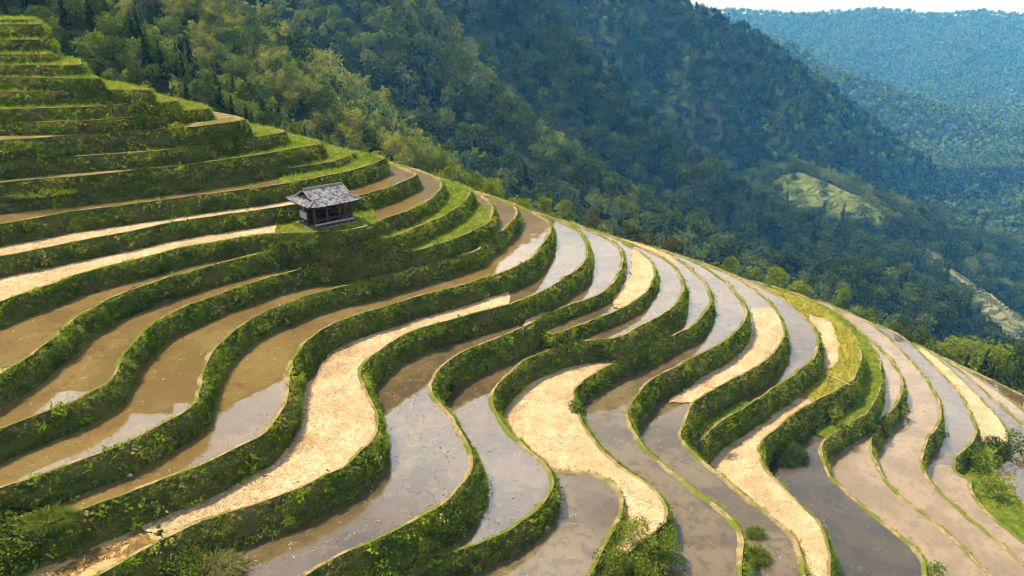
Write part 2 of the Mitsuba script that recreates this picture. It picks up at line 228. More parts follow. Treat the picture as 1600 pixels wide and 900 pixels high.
(-61.424,'pink_mud','85.72,79.14 85.52,84.65 85.70,91.31 85.89,98.83 86.00,102.97 85.82,106.94 85.19,111.41 84.35,115.93',[]),
(-63.267,'water','95.92,87.19 95.25,93.69 93.89,100.17 91.90,106.72 89.95,112.53 88.19,117.04',[]),
]
TENTS = [  # ridge lines of the hills: fall per metre, points
('near_hill',0.80,'-127,150,10 -89,140,4 -70,132,-5 -53,125,-14 -42,118,-21'),
('bamboo_spur',0.70,'-131,230,39 -85,205,-4 -65,195,-16 -44,185,-29 -27,178,-35 -13,165,-41 0,155,-46 12,150,-50'),
('spur',0.62,'-127,480,64 -68,430,-6 -29,400,-34 11,380,-63 45,360,-85 76,340,-98 106,325,-112 125,310,-124'),
('spur2',0.60,'-52,640,108 26,590,-8 101,550,-78 163,520,-122 214,500,-147'),
('hump',0.80,'125,330,-123 170,340,-128 222,355,-140 255,350,-157 264,330,-175'),
('dark_mountain',1.20,'-562,1250,645 -296,1250,553 -97,1180,406 50,1080,288 116,980,159 174,900,73 215,870,11 292,900,-19 425,960,-89 569,1040,-171 728,1110,-256 907,1180,-350 1220,1270,-514'),
('right_hill',0.55,'571,1800,-53 671,1720,-79 723,1650,-115 925,1560,-186 1113,1500,-247 1366,1450,-299'),
('far_ridge',0.50,'418,3200,5 945,3200,18 1113,3200,8 1281,3200,-0 1525,3250,16 1622,3250,24 1782,3200,3 1894,3200,-0 2029,3200,18 2228,3200,-0 2508,3200,-5 3346,3200,-8'),
('far_spur',0.55,'1581,3250,16 1307,2800,-82 1056,2400,-192'),
('far_spur2',0.55,'2031,3200,8 1701,2750,-104 1410,2300,-204'),
('far_spur3',0.55,'2560,3200,8 2090,2750,-104 1711,2300,-244'),
('far_spur4',0.55,'1057,3200,10 923,2750,-104 788,2300,-204'),
('field_slope',0.33,'289,680,-147 325,640,-160 346,590,-180 361,560,-194 385,530,-212 406,490,-234 433,450,-257'),
]
PLANTS = [  # kind, foot, height, width, label
('bush', (-26.13, 28.40, -27.15), 3.25, 4.86, 'big leafy bush in the lower left corner of the picture'),
('bush', (-26.39, 28.20, -25.25), 2.27, 2.59, 'leafy bush at the left edge beside the bottom left paddy'),
('grass', (-24.91, 29.40, -25.24), 1.36, 2.59, 'tall grass clump at the left end of the narrow paddy in the lower left'),
('sapling', (-19.60, 30.30, -27.22), 0.98, 0.59, 'small leafy sapling alone on the rim of a brown paddy, lower left'),
('grass', (-16.85, 30.20, -29.34), 1.79, 2.98, 'shaggy pale grass clump on the lowest left bank'),
('bush', (-18.10, 29.90, -29.28), 1.57, 2.99, 'leafy weed patch beside the shaggy grass clump on the lowest left bank'),
('bush', (8.14, 36.90, -34.26), 2.51, 3.82, 'bright green bush below the straw field at the bottom centre'),
('bush', (6.88, 35.60, -34.59), 1.97, 3.29, 'leafy bush under the small pond at the bottom centre'),
('bush', (11.14, 37.80, -36.14), 3.16, 3.01, 'round green bush between the bottom straw field and a muddy paddy'),
('bush', (9.27, 36.30, -36.12), 2.05, 3.41, 'bright bush at the bottom edge, right of the small pond'),
('grass', (18.86, 41.10, -38.79), 1.76, 1.56, 'long grass clump on the bund near the bottom, right of centre'),
('grass', (19.53, 43.60, -38.72), 1.33, 1.27, 'small grass tuft on the bund above a muddy paddy near the bottom'),
('bush', (40.52, 51.00, -50.00), 1.31, 3.08, 'green bush at the bottom edge, right side'),
('bush', (22.07, 63.20, -42.94), 1.95, 3.36, 'dark leafy bush at the left end of the short green ledge'),
('bush', (20.01, 64.10, -41.07), 1.93, 2.96, 'yellowish bush on the bank above the small pond right of centre'),
('grass', (31.57, 66.30, -47.66), 5.17, 4.92, 'long grass cascade on the bank at the head of the dark pond'),
('bush', (34.14, 69.50, -47.21), 2.22, 3.07, 'dark bush on the bank above the dark pond'),
('bush', (40.36, 73.70, -47.34), 1.65, 4.53, 'leafy bush under the yellow green grass terrace'),
('bush', (49.00, 77.00, -52.33), 2.32, 2.57, 'dark green bush on the bank left of a muddy paddy, right side'),
('bush', (54.85, 82.40, -52.30), 2.33, 2.52, 'leafy bush on the bank right of the pale paddy, right side'),
('bush', (59.14, 80.20, -54.94), 2.37, 2.56, 'olive bush on the bank left of the short grey paddy, right side'),
('bush', (64.51, 77.70, -57.46), 2.42, 5.46, 'bush on the green slope above the small right hand pool'),
('bush', (71.13, 83.00, -59.14), 2.58, 5.84, 'dark bush on the green slope at the right edge'),
('bush', (75.30, 85.40, -59.21), 2.35, 5.30, 'leafy bush at the right edge under the striped paddies'),
('bush', (62.96, 72.30, -57.46), 2.32, 5.25, 'bush on the bright grass slope right of the small pool'),
('grass', (-21.18, 60.70, -19.61), 1.19, 2.52, 'hanging grass clump on the bank in front of the wooden hut'),
('bush', (-19.16, 60.70, -20.10), 0.65, 2.50, 'leafy weeds on the grass bank just below the wooden hut'),
('bush', (-14.63, 61.70, -20.69), 0.65, 2.50, 'dark weeds on the shaded bank right of the wooden hut'),
('grass', (-17.69, 61.40, -18.77), 0.59, 1.87, 'short grass in front of the front corner of the wooden hut'),
('grass', (-16.07, 62.20, -18.76), 0.53, 1.88, 'short grass along the front plinth of the wooden hut'),
('grass', (-20.03, 63.30, -18.77), 0.54, 1.68, 'short grass beside the end wall plinth of the wooden hut'),
('bush', (-12.91, 65.10, -19.81), 0.76, 1.95, 'bush on the terrace edge right of the wooden hut'),
('bush', (-34.82, 66.20, -9.85), 0.64, 3.54, 'dark bush row on a bank among the upper left terraces'),
('bush', (-32.58, 66.50, -10.20), 0.64, 2.80, 'bright leafy bush on an upper left terrace rim'),
('bush', (-42.95, 60.30, -11.41), 0.91, 4.21, 'leafy weeds on a bank at the left edge, upper terraces'),
('bush', (-34.33, 62.50, -13.67), 0.62, 3.40, 'dark weeds on the bank above a brown paddy, upper left'),
('grass', (-41.32, 58.40, -14.42), 1.15, 6.16, 'bright green grass mound on the upper left bank'),
('grass', (-7.88, 58.50, -27.93), 1.54, 2.45, 'arching grass clump on the bank above the central paddies'),
('bush', (5.98, 55.00, -34.02), 0.79, 1.83, 'bush at the bend of the bank beside the central straw field'),
('bush', (-5.54, 54.30, -31.71), 0.69, 1.07, 'small dark bush at the foot of a bank, centre'),
('bush', (20.97, 115.45, -38.70), 6.70, 4.17, 'rounded dark olive bush standing on the shoulder above the straw strip'),
('bush', (8.46, 108.89, -31.83), 4.58, 3.84, 'light green bush on the ridge edge right of the top paddies'),
('bush', (4.92, 101.70, -29.27), 4.80, 2.98, 'bush on the ridge edge above the bright top paddies'),
('bush', (13.22, 104.17, -31.83), 3.91, 4.11, 'low dark bush on the ridge edge left of the olive bush'),
('bush', (26.54, 109.62, -38.70), 5.11, 4.02, 'pale green bush on the ridge edge right of the olive bush'),
('bush', (23.37, 113.04, -38.70), 4.30, 3.42, 'small bush under the olive bush on the ridge edge'),
('bush', (51.27, 122.47, -50.25), 7.21, 6.12, 'yellow green bush on the ridge edge in the middle of the right skyline'),
('bush', (57.13, 125.33, -52.77), 4.68, 5.53, 'low yellow bush on the ridge edge beside the yellow green one'),
('bush', (64.81, 124.46, -55.41), 7.36, 5.66, 'leafy green bush on the ridge edge above the grey paddies'),
('bush', (67.29, 119.01, -55.41), 5.60, 5.53, 'bush on the ridge edge right of the leafy green one'),
('bush', (74.15, 117.03, -57.90), 6.75, 6.19, 'dark and yellow bush on the ridge edge far right'),
('bush', (81.17, 121.39, -61.42), 5.77, 5.35, 'dark bush on the ridge edge, second from the far right group'),
('bush', (85.83, 120.86, -66.59), 7.28, 6.09, 'pale bush on the ridge edge near the right end'),
('tree', (92.70, 125.34, -70.77), 8.75, 11.23, 'spreading light green tree just past the right end of the ridge'),
('tree', (94.50, 119.07, -69.84), 9.74, 12.54, 'bright green tree below the ridge at the right edge'),
('tree', (95.97, 113.04, -69.00), 11.14, 10.73, 'dark green tree at the right edge below the ridge'),
('tree', (101.13, 121.81, -74.04), 13.78, 9.83, 'dark leafy tree behind the bright ones at the right edge'),
('tree', (99.68, 129.57, -75.70), 12.25, 10.13, 'pale tree behind the ridge end at the right'),
('bush', (-2.83, 98.60, -25.16), 3.82, 3.82, 'light green bush on the ridge edge at the top of the brown paddies'),
('bush', (-5.90, 102.99, -25.16), 3.21, 3.98, 'bamboo like bush on the ridge edge by the topmost brown paddy'),
('bush', (-9.01, 94.87, -23.47), 4.72, 3.68, 'feathery bush behind the ridge edge above the green terraces'),
('bush', (1.90, 98.40, -27.20), 3.58, 2.87, 'small bush on the ridge edge left of the light green one'),
('bush', (38.30, 116.20, -44.39), 4.82, 4.88, 'low bush on the ridge edge, middle of the skyline'),
('bush', (47.77, 126.74, -50.25), 4.62, 4.87, 'small shrub on the ridge edge left of the yellow green bush'),
]

# ------------------------------------------------------------------ the hills
def pts(s):
    return np.array([[float(q) for q in w.split(',')] for w in s.split()])

def seg_dist(P, A):
    """distance of the points P (n, 2) to the polyline A (m, 3), and its height at the nearest point"""
    best, z = np.full(len(P), 1e9), np.zeros(len(P))
    for a, b in zip(A[:-1], A[1:]):
        d = b[:2] - a[:2]
        t = np.clip(((P - a[:2]) @ d) / (d @ d), 0, 1)
        e = np.linalg.norm(P - (a[:2] + t[:, None] * d), axis=1)
        m = e < best
        best[m] = e[m]; z[m] = (a[2] + t * (b[2] - a[2]))[m]
    return best, z

VALLEY = -262.0
TENT = [(n, m, pts(s)) for n, m, s in TENTS]

def ground(P):
    P = np.asarray(P, float)
    far = np.hypot(P[:, 0], P[:, 1])
    q = np.concatenate([P, 0 * P[:, :1]], 1)
    amp = np.clip((far - 90) / 500, 0.05, 1)
    big = meshkit.fbm(q / 190.0 + 5, 4, 2) - .5
    rid = np.abs(meshkit.fbm(q / 120.0 + 15, 3, 6) - .5) * 2
    h = np.full(len(P), VALLEY)
    for n, m, A in TENT:
        d, z = seg_dist(P, A)
        if n == 'field_slope':
            t = z - m * d
        else:
            k = np.clip(d / 60.0, 0, 1)
            t = z - m * d * (1 + .45 * big) - k * amp * (rid * 34 - 12) * np.clip(m / .6, .5, 1.3)
            t = t + (0 if n.startswith('far_r') else amp * big * 16 * k)
        h = np.maximum(h, t)
    return h + (meshkit.fbm(q / 14.0, 3, 4) - .5) * 3.0 * np.clip((far - 100) / 100, 0, 1)

# the terraced hill: rim polygons, each holding the one above
U = nrm(np.array([-.75, .66]))
def smooth_line(p, k=2):
    for _ in range(k):
        q = p[:-1] * .75 + p[1:] * .25; r = p[:-1] * .25 + p[1:] * .75
        p = np.vstack([p[:1], np.stack([q, r], 1).reshape(-1, 2), p[-1:]])
    return p
def biggest(g):
    g = g.buffer(0)
    if g.geom_type != 'Polygon': g = max((x for x in g.geoms if x.geom_type == 'Polygon'), key=lambda x: x.area)
    return Polygon(g.exterior)

def rag(g, a=.55):
    q = np.array(shapely.get_coordinates(shapely.segmentize(g.exterior, .4)))
    o = np.stack([meshkit.fbm(np.c_[q / 1.4, 0 * q[:, :1]], 3, 91), meshkit.fbm(np.c_[q / 1.4, 0 * q[:, :1] + 7], 3, 92)], 1) - .5
    return Polygon(q + o * 2 * a).buffer(0)

LEVELS = []
prev, prev_z = None, None
for z, kind, line, patches in TERRACES:
    p = pts(line)
    d0, d1 = nrm(p[0] - p[1]), nrm(p[-1] - p[-2])
    tail = p[-1] + 9 * nrm(d1 * .6 + U * .4)
    ring = np.vstack([[-420, -80], p[0] + d0 * 7, smooth_line(p), tail, tail + 22 * U, [-95, 118], [-420, 200]])
    poly = Polygon(ring).buffer(0)
    poly = biggest(poly)
    if prev is not None:
        poly = biggest(shapely.union(poly, prev.buffer(.24 * (prev_z - z) + .03)))
    ring = np.array(shapely.get_coordinates(shapely.segmentize(poly.exterior, .45)))[:-1]
    if not shapely.is_ccw(poly.exterior): ring = ring[::-1]
    g = np.roll(ring, -3, 0) - np.roll(ring, 3, 0)
    for _ in range(5): g = (np.roll(g, 1, 0) + 2 * g + np.roll(g, -1, 0)) / 4
    g = nrm(g)
    wv = np.c_[ring, np.full(len(ring), z)]
    wob = (meshkit.fbm(wv / 3.1, 3, 35) - .5) * .62 + (meshkit.fbm(wv / .9, 2, 36) - .5) * .20
    near_eye = (np.hypot(*(ring - [0, 70]).T) < 130)
    poly = biggest(Polygon(ring + np.stack([g[:, 1], -g[:, 0]], 1) * (wob * near_eye)[:, None]))
    if prev is not None: poly = biggest(shapely.union(poly, prev.buffer(.20 * (prev_z - z) + .03, quad_segs=3)))
    poly = biggest(poly.simplify(.02))
    LEVELS.append(dict(z=z, kind=kind, poly=poly, patches=[(k, rag(Polygon(pts(s)).buffer(0))) for k, s in patches]))
    prev, prev_z = poly, z
HILL, HILL_Z = LEVELS[-1]['poly'], LEVELS[-1]['z']
shapely.prepare(HILL)

def axis(spec):
    out = [spec[0][0]]
    for a, b, s in spec:
        n = max(1, int(round((b - a) / s)))
        out += list(np.linspace(a, b, n + 1)[1:])
    return np.array(out)
ROI_CORE = Polygon([(-6, 8), (-120, 60), (-120, 84), (-40, 84), (-8, 98), (70, 125), (120, 115), (150, 92), (60, 22), (20, 8)])
gx = axis([(-2600, -500, 60), (-500, -160, 14), (-160, 520, 4.5), (520, 1300, 13), (1300, 4200, 50)])
gy = axis([(-400, 20, 30), (20, 760, 4.5), (760, 1500, 13), (1500, 3900, 45)])
GX, GY = np.meshgrid(gx, gy)
G2 = np.stack([GX.ravel(), GY.ravel()], 1)
GZ = ground(G2)
dist_hill = np.full(len(G2), 0.0)
near = np.hypot(G2[:, 0], G2[:, 1] - 60) < 420
dist_hill[near] = shapely.distance(HILL, shapely.points(G2[near]))
inside = near & (dist_hill <= 0)
level_z = np.full(len(G2), HILL_Z)
def grid_in(poly):
    g = poly.simplify(.4).buffer(2.0, quad_segs=2); shapely.prepare(g)
    return shapely.contains_xy(g, G2[:, 0], G2[:, 1])
for L in LEVELS[::-1]:
    m = inside & grid_in(L['poly'])
    level_z[m] = L['z']
HN = (meshkit.fbm(np.concatenate([G2, 0 * G2[:, :1]], 1) / 9.0, 3, 9) - .5)
apron = HILL_Z - 2.2 - .62 * dist_hill + HN * 2.5 * np.clip(dist_hill / 6, 0, 1)
GZ = np.where(near & ~inside, np.maximum(GZ, apron), GZ)
high = inside & (GZ > level_z + 1.0) & ~shapely.contains_xy(ROI_CORE, G2[:, 0], G2[:, 1])
GZ = np.where(inside & ~high, level_z - 4.5, GZ)
WILD = (~inside | high).astype(float).reshape(GX.shape)
GZ = GZ.reshape(GX.shape)
from scipy.interpolate import RegularGridInterpolator
H_AT = RegularGridInterpolator((gy, gx), GZ, bounds_error=False, fill_value=VALLEY)
def height(P):
    P = np.asarray(P, float)
    return H_AT(P[:, ::-1])
W_AT = RegularGridInterpolator((gy, gx), WILD, bounds_error=False, fill_value=1.0)
ny, nx = GX.shape
ii = np.arange(ny * nx).reshape(ny, nx)
f = np.vstack([np.stack([ii[:-1, :-1], ii[:-1, 1:], ii[1:, 1:]], -1).reshape(-1, 3), np.stack([ii[:-1, :-1], ii[1:, 1:], ii[1:, :-1]], -1).reshape(-1, 3)])
ply('terrain', np.stack([GX.ravel(), GY.ravel(), GZ.ravel()], 1), f, 'forest_floor', smooth=True)
tag('terrain', 'steep forested hills and the valley behind the rice terraces', kind='structure')

FIELDS = ((300, 656, 36), (326, 630, 27), (372, 562, 15), (388, 532, 19), (407, 502, 27), (426, 474, 30))
def field_edge(P):
    """below 0 inside the small valley fields"""
    r = np.min([np.hypot(P[:, 0] - a, P[:, 1] - b) - R for a, b, R in FIELDS], 0)
    return r + (meshkit.fbm(np.c_[P / 16.0, 0 * r] + 5, 3, 82) - .5) * 34

def in_view(P, margin=.10):
    """inside the camera's field of view, with a margin for a step to the side"""
    c, s = math.cos(PITCH), math.sin(PITCH)
    depth = P[:, 1] * c - P[:, 2] * s
    upv = P[:, 1] * s + P[:, 2] * c
    return (depth > 3) & (np.abs(P[:, 0]) < depth * (.75 + margin)) & (np.abs(upv) < depth * (.422 + margin))

# ------------------------------------------------------------------ the terraces
def tri_poly(g, z):
    out = []
    for a in getattr(g, 'geoms', [g]):
        if a.geom_type != 'Polygon' or a.area < .02: continue
        a = a.simplify(.01)
        v, f = trimesh.creation.triangulate_polygon(a, engine='earcut')
        v, f = np.array(v), np.array(f)
        e = v[f]
        cr = (e[:, 1, 0] - e[:, 0, 0]) * (e[:, 2, 1] - e[:, 0, 1]) - (e[:, 1, 1] - e[:, 0, 1]) * (e[:, 2, 0] - e[:, 0, 0])
        f[cr < 0] = f[cr < 0][:, ::-1]
        out.append((np.c_[v, np.full(len(v), z)], f))
    return merge(out)[:2] if out else None

ROI = Polygon([(-6, 8), (-120, 92), (-140, 175), (60, 190), (150, 150), (170, 92), (60, 22), (20, 8)])
DROP = {'straw': .05, 'grass': .03, 'yellow_grass': .03, 'soil': .05, 'wet_straw': .13}
PALE = np.array([[.048, .095, .008], [.105, .190, .012], [.172, .275, .016], [.245, .340, .022], [.325, .380, .036], [.40, .35, .14]])
def shade(P, rnd, bias=0.0):
    """a colour of the palette per point, in patches"""
    a = meshkit.fbm(P / 1.3, 3, 21) * .55 + meshkit.fbm(P / 5.5 + 3, 3, 22) * .45
    t = np.clip((a - .30) / .40 + bias + rnd.normal(size=len(P)) * .10, 0, .999) * 4.2
    i = t.astype(int); w = (t - i)[:, None]
    c = (PALE[i] * (1 - w) + PALE[np.minimum(i + 1, 5)] * w) * rnd.uniform(.6, 1.35, (len(P), 1))
    dry = rnd.random(len(P)) < .06
    c[dry] = PALE[5] * rnd.uniform(.7, 1.3, (dry.sum(), 1))
    return c

def sample(v, f, density, rnd):
    e = v[f]
    cr = np.cross(e[:, 1] - e[:, 0], e[:, 2] - e[:, 0])
    ar = np.linalg.norm(cr, axis=1) / 2
    cen = e.mean(1)
    n = rnd.poisson(ar * density(cen))
    i = np.repeat(np.arange(len(f)), n)
    a, b = rnd.random(len(i)), rnd.random(len(i))
    s = a + b > 1; a[s], b[s] = 1 - a[s], 1 - b[s]
    return e[i, 0] + (e[i, 1] - e[i, 0]) * a[:, None] + (e[i, 2] - e[i, 0]) * b[:, None], nrm(cr[i]), i

def runs(mask):
    """index runs of a cyclic mask"""
    n = len(mask)
    if mask.all(): return [np.arange(n)]
    s = int(np.nonzero(~mask)[0][0])
    idx = (np.arange(n) + s) % n
    m = mask[idx]; out, cur = [], []
    for i, ok in zip(idx, m):
        if ok: cur.append(i)
        elif cur: out.append(np.array(cur)); cur = []
    if cur: out.append(np.array(cur))
    return [r for r in out if len(r) > 6]

def blades(P, out, length, n, width, palette, rnd, lean=.4, bend=.75):
    """clumps of long arching grass blades, three triangles each"""
    i = np.repeat(np.arange(len(P)), n); m = len(i)
    s = (np.broadcast_to(np.asarray(length, float), (len(P),))[i] * rnd.uniform(.6, 1.2, m))[:, None]
    d = nrm(np.asarray(out)[i] + rnd.normal(size=(m, 3)) * lean)
    side = nrm(np.cross(d, [0, 0, 1.0]) + rnd.normal(size=(m, 3)) * .25) * s * width * .5
    b = P[i] + rnd.normal(size=(m, 3)) * s * .12
    mid = b + d * s * .5
    d2 = nrm(d * [1.25, 1.25, .6] - np.array([0, 0, bend]) * rnd.uniform(.3, 1.2, (m, 1)))
    tip = mid + d2 * s * .55
    v = np.stack([b - side, b + side, mid + side * .8, mid - side * .8, tip], 1).reshape(-1, 3)
    k = np.arange(m)[:, None] * 5
    f = np.vstack([k + [0, 1, 2], k + [0, 2, 3], k + [3, 2, 4]])
    return v, f, np.repeat(np.clip(palette[i] * rnd.uniform(.7, 1.3, (m, 1)), .004, .9), 5, 0)

below = [L['z'] for L in LEVELS[1:]] + [LEVELS[-1]['z'] - 3.0]
for k, L in enumerate(LEVELS):
    key = 'terrace' if k == 0 else 'terrace_%03d' % k
    L['key'] = key
    z, dh = L['z'], L['z'] - below[k]
    up = LEVELS[k - 1]['poly'] if k else None
    # the flat, and the patches of another surface on it
    flat = L['poly'].buffer(-.16, join_style=1)
    if up is not None: flat = flat.difference(up.buffer(-.10))
    flat = flat.intersection(ROI)
    rest = flat
    L['flats'] = []
    for kind, patch in L['patches'] + [(L['kind'], None)]:
        g = rest if patch is None else rest.intersection(patch)
        if patch is not None: rest = rest.difference(patch)
        zz = z - DROP.get(kind, .15)
        m = tri_poly(g, zz)
        if m is None: continue
        name = {'brown_water': 'water', 'pink_mud': 'mud', 'dark_water': 'water', 'yellow_grass': 'grass_cover', 'grass': 'grass_cover', 'straw': 'straw_cover', 'wet_straw': 'wet_straw'}.get(kind, kind)
        name = key + '__' + name
        j = 0; base = name
        while name in scene: j += 1; name = base + '_%03d' % j
        ply(name, m[0], m[1], kind)
        L['flats'].append((kind, g, zz))
    # the bank: rim, then a bulging face down to the next flat
    ring = shapely.segmentize(L['poly'].exterior, .5)
    ring = np.array(shapely.get_coordinates(ring))[:-1]
    if not shapely.is_ccw(L['poly'].exterior): ring = ring[::-1]
    ok = shapely.contains_xy(ROI, ring[:, 0], ring[:, 1])
    bund, face, base3 = [], [], []
    for r in runs(ok):
        p = ring[r]
        s = np.r_[0, np.cumsum(np.linalg.norm(np.diff(p, axis=0), axis=1))]
        n = max(8, int(s[-1] / .25)); t = np.linspace(0, s[-1], n)
        p = np.stack([np.interp(t, s, p[:, 0]), np.interp(t, s, p[:, 1])], 1)
        wv = np.c_[p, np.full(n, z)]
        g = np.gradient(p, axis=0)
        for _ in range(4): g = np.vstack([g[:1], (g[:-2] + g[1:-1] * 2 + g[2:]) / 4, g[-1:]])
        g = nrm(g); nr = np.stack([g[:, 1], -g[:, 0]], 1)
        wide = np.ones(n, bool) if up is None else shapely.distance(up, shapely.points(p - nr * .2)) > (.30 * (LEVELS[k - 1]['z'] - z) + .5 if k > 14 else .25 * (LEVELS[k - 1]['z'] - z) + .2)
        wob = (meshkit.fbm(np.c_[p, np.full(n, z)] / 1.7, 3, 31) - .5)
        prof = [(-.56, -.30), (-.30, -.07), (-.19, .015), (-.03, .0)]
        fat = (meshkit.fbm(wv / 1.3 + 3, 3, 37) - .5)
        rows = [np.c_[p + nr * (o * (1 + 1.2 * fat * (q < 3)) + wob * .10)[:, None], z + h + (wob * .07 + fat * .10) * (q > 0)] for q, (o, h) in enumerate(prof)]
        K = 7
        for q in range(1, K + 1):
            u = q / K
            o = .02 + .26 * dh * (1 - (1 - u) ** 2.3) + .07 * math.sin(math.pi * min(1, u * 1.1))
            P3 = np.c_[p + nr * o, np.full(n, z - (dh + .22) * u)]
            d = ((meshkit.fbm(P3 / .8, 3, 33) - .58) * .45 + (meshkit.fbm(P3 / 2.4, 2, 34) - .58) * .5) * math.sin(math.pi * min(1, .12 + u * .8)) + wob * .2
            P3[:, :2] += nr * d[:, None]
            rows.append(P3)
        V = np.stack(rows, 0); R = len(rows)
        I = np.arange(R * n).reshape(R, n)
        def strip(a, b):
            i0, i1 = I[a:b, :-1], I[a + 1:b + 1, :-1]
            j0, j1 = I[a:b, 1:], I[a + 1:b + 1, 1:]
            return i0, i1, j0, j1
        vv = V.reshape(-1, 3)
        for lst, a, b, mk in ((bund, 0, 3, wide), (face, 0, 3, ~wide), (face, 3, R - 1, np.ones(n, bool))):
            i0, i1, j0, j1 = strip(a, b)
            keep = np.broadcast_to(mk[:-1], i0.shape)
            ff = np.vstack([np.stack([i0[keep], i1[keep], j1[keep]], -1), np.stack([i0[keep], j1[keep], j0[keep]], -1)])
            if len(ff): lst.append((vv, ff))
    if not face: continue
    def compact(lst):
        v, f = merge(lst)[:2]
        u, inv = np.unique(f, return_inverse=True)
        return v[u], inv.reshape(-1, 3)
    v, f = compact(face)
    ply(key + '__bank', v, f, 'bank', smooth=True)
    L['face'] = (v, f)
    if bund:
        bv, bf = compact(bund)
        ply(key + '__bund', bv, bf, 'bund', smooth=True)
        L['bund'] = (bv, bf)
    # grass on the bank
    def dens(c):
        d = np.linalg.norm(c, axis=1)
        return np.clip(46 * (34 / np.maximum(d, 22)) ** 1.35, 6, 60) * in_view(c)
    P, n3, _ = sample(v, f, dens, rng)
    if len(P) == 0: continue
    if n3[:, 2].mean() < 0: n3 = -n3
    d = np.linalg.norm(P, axis=1)
    cover = meshkit.fbm(P / 2.2 + 7, 3, 41)
    keep = (cover > .42) | (rng.random(len(P)) < .30)
    if k < 15: keep &= P[:, 2] < z - .12 * dh
    P, n3, d = P[keep], n3[keep], d[keep]
    size = (.19 + .26 * np.clip(meshkit.fbm(P / 1.1, 2, 42) - .35, 0, 1)) * np.clip(d / 50, .85, 1.3)
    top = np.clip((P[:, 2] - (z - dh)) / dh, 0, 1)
    parts = [tufts(P, n3 * .75 + [0, 0, .65], size, 6, .17, shade(P, rng, -.14 + .42 * top ** 1.7), rng, .5, .15)]  # tuft colour lightened towards the rim to stand for sunlit bank tops
    # long arching grass in clumps
    Q, qn, _ = sample(v, f, lambda c: np.clip(7.5 * (36 / np.maximum(np.linalg.norm(c, axis=1), 24)) ** 1.5, 1.0, 11) * in_view(c) * (.25 + 1.5 * (meshkit.fbm(c / 1.6 + 17, 2, 46) > .47)), rng)
    if len(Q):
        if qn[:, 2].mean() < 0: qn = -qn
        if k < 15: m = Q[:, 2] < z - .35 * dh; Q, qn = Q[m], qn[m]
        dq = np.linalg.norm(Q, axis=1)
        ln = (.22 + .50 * np.clip(meshkit.fbm(Q / 1.8 + 4, 2, 47) - .35, 0, .6)) * np.clip(dq / 48, .9, 1.15)
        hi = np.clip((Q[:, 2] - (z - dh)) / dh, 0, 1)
        col = shade(Q, rng, -.10 + .46 * hi ** 1.4)  # blade colour also brightens upward, painting the light on the bank top
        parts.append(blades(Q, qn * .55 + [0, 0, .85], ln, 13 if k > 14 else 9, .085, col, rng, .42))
    # leafy weeds among it
    W, wn, _ = sample(v, f, lambda c: 2.0 * in_view(c) * np.clip(45 / np.linalg.norm(c, axis=1), .25, 1.5) * (meshkit.fbm(c / 2.5 + 30, 2, 43) > .55), rng)
    if len(W):
        if wn[:, 2].mean() < 0: wn = -wn
        nl = 16
        i = np.repeat(np.arange(len(W)), nl)
        c = W[i] + nrm(wn[i] + [0, 0, .5]) * .16 + rng.normal(size=(len(i), 3)) * .17
        lv, lf = quads(c, nrm(wn[i] + [0, 0, 1.0] + rng.normal(size=(len(i), 3)) * .7), rng.uniform(.07, .17, len(i)))
        parts.append((lv, lf, np.repeat(shade(W, rng, .05)[i] * rng.uniform(.6, 1.3, (len(i), 1)), 4, 0)))
    # a fringe along the rim
    if bund and k > 14:
        B, bn, _ = sample(bv, bf, lambda c: 15.0 * in_view(c) * np.clip(45 / np.linalg.norm(c, axis=1), .3, 1.6) * (meshkit.fbm(c / 1.9 + 12, 3, 44) > .47), rng)
        if len(B): parts.append(tufts(B, np.tile([0, 0, 1.0], (len(B), 1)), rng.uniform(.10, .22, len(B)), 5, .16, shade(B, rng, .25), rng, .5))
    # grass on the grassy flats, straw on the straw ones, seedlings and clods in the water
    flat_parts = {}
    for kind, g, zz in L['flats']:
        m = tri_poly(g, zz)
        def sc(den, ref=50.0, lo=.2):
            P, _, _ = sample(m[0], m[1], lambda c: np.full(len(c), den), rng)
            if not len(P): return P
            dd = np.linalg.norm(P, axis=1)
            return P[(rng.random(len(P)) < np.clip((ref / dd) ** 1.5, lo, 1)) & in_view(P)]
        upv = lambda P: np.tile([0, 0, 1.0], (len(P), 1))
        if kind in ('grass', 'yellow_grass'):
            P = sc(26)
            if len(P):
                col = shade(P, rng, .32) if kind == 'grass' else np.tile([.27, .25, .035], (len(P), 1)) * rng.uniform(.7, 1.2, (len(P), 1))
                parts.append(tufts(P, upv(P), rng.uniform(.14, .30, len(P)) * np.clip(np.linalg.norm(P, axis=1) / 60, .9, 1.6), 5, .15, col, rng, .45))
        elif kind == 'soil':
            P = sc(5)
            if len(P): parts.append(tufts(P, upv(P), rng.uniform(.12, .26, len(P)), 5, .16, shade(P, rng, .1), rng, .6))
        elif kind in ('straw', 'wet_straw'):
            P = sc(34 if kind == 'straw' else 14, 45, .12)
            if len(P):
                a = rng.uniform(0, 2 * np.pi, len(P)); l = rng.uniform(.12, .38, len(P))
                dirv = np.stack([np.cos(a), np.sin(a), rng.uniform(-.1, .25, len(P))], 1)
                sd = np.stack([-np.sin(a), np.cos(a), rng.uniform(-.6, .6, len(P))], 1) * .014
                q = P + [0, 0, .02]
                sv = np.stack([q - sd, q + sd, q + dirv * l[:, None] + sd, q + dirv * l[:, None] - sd], 1).reshape(-1, 3)
                b = np.arange(len(P))[:, None] * 4
                col = np.array([.62, .44, .22]) * rng.uniform(.45, 1.25, (len(P), 1))
                flat_parts.setdefault('straw_litter', []).append((sv, np.vstack([b + [0, 1, 2], b + [0, 2, 3]]), np.repeat(np.clip(col, 0, .85), 4, 0)))
        else:
            P = sc(8, 50, .1)
            P = P[meshkit.fbm(P / 3.1, 3, 51) > .52] if len(P) else P
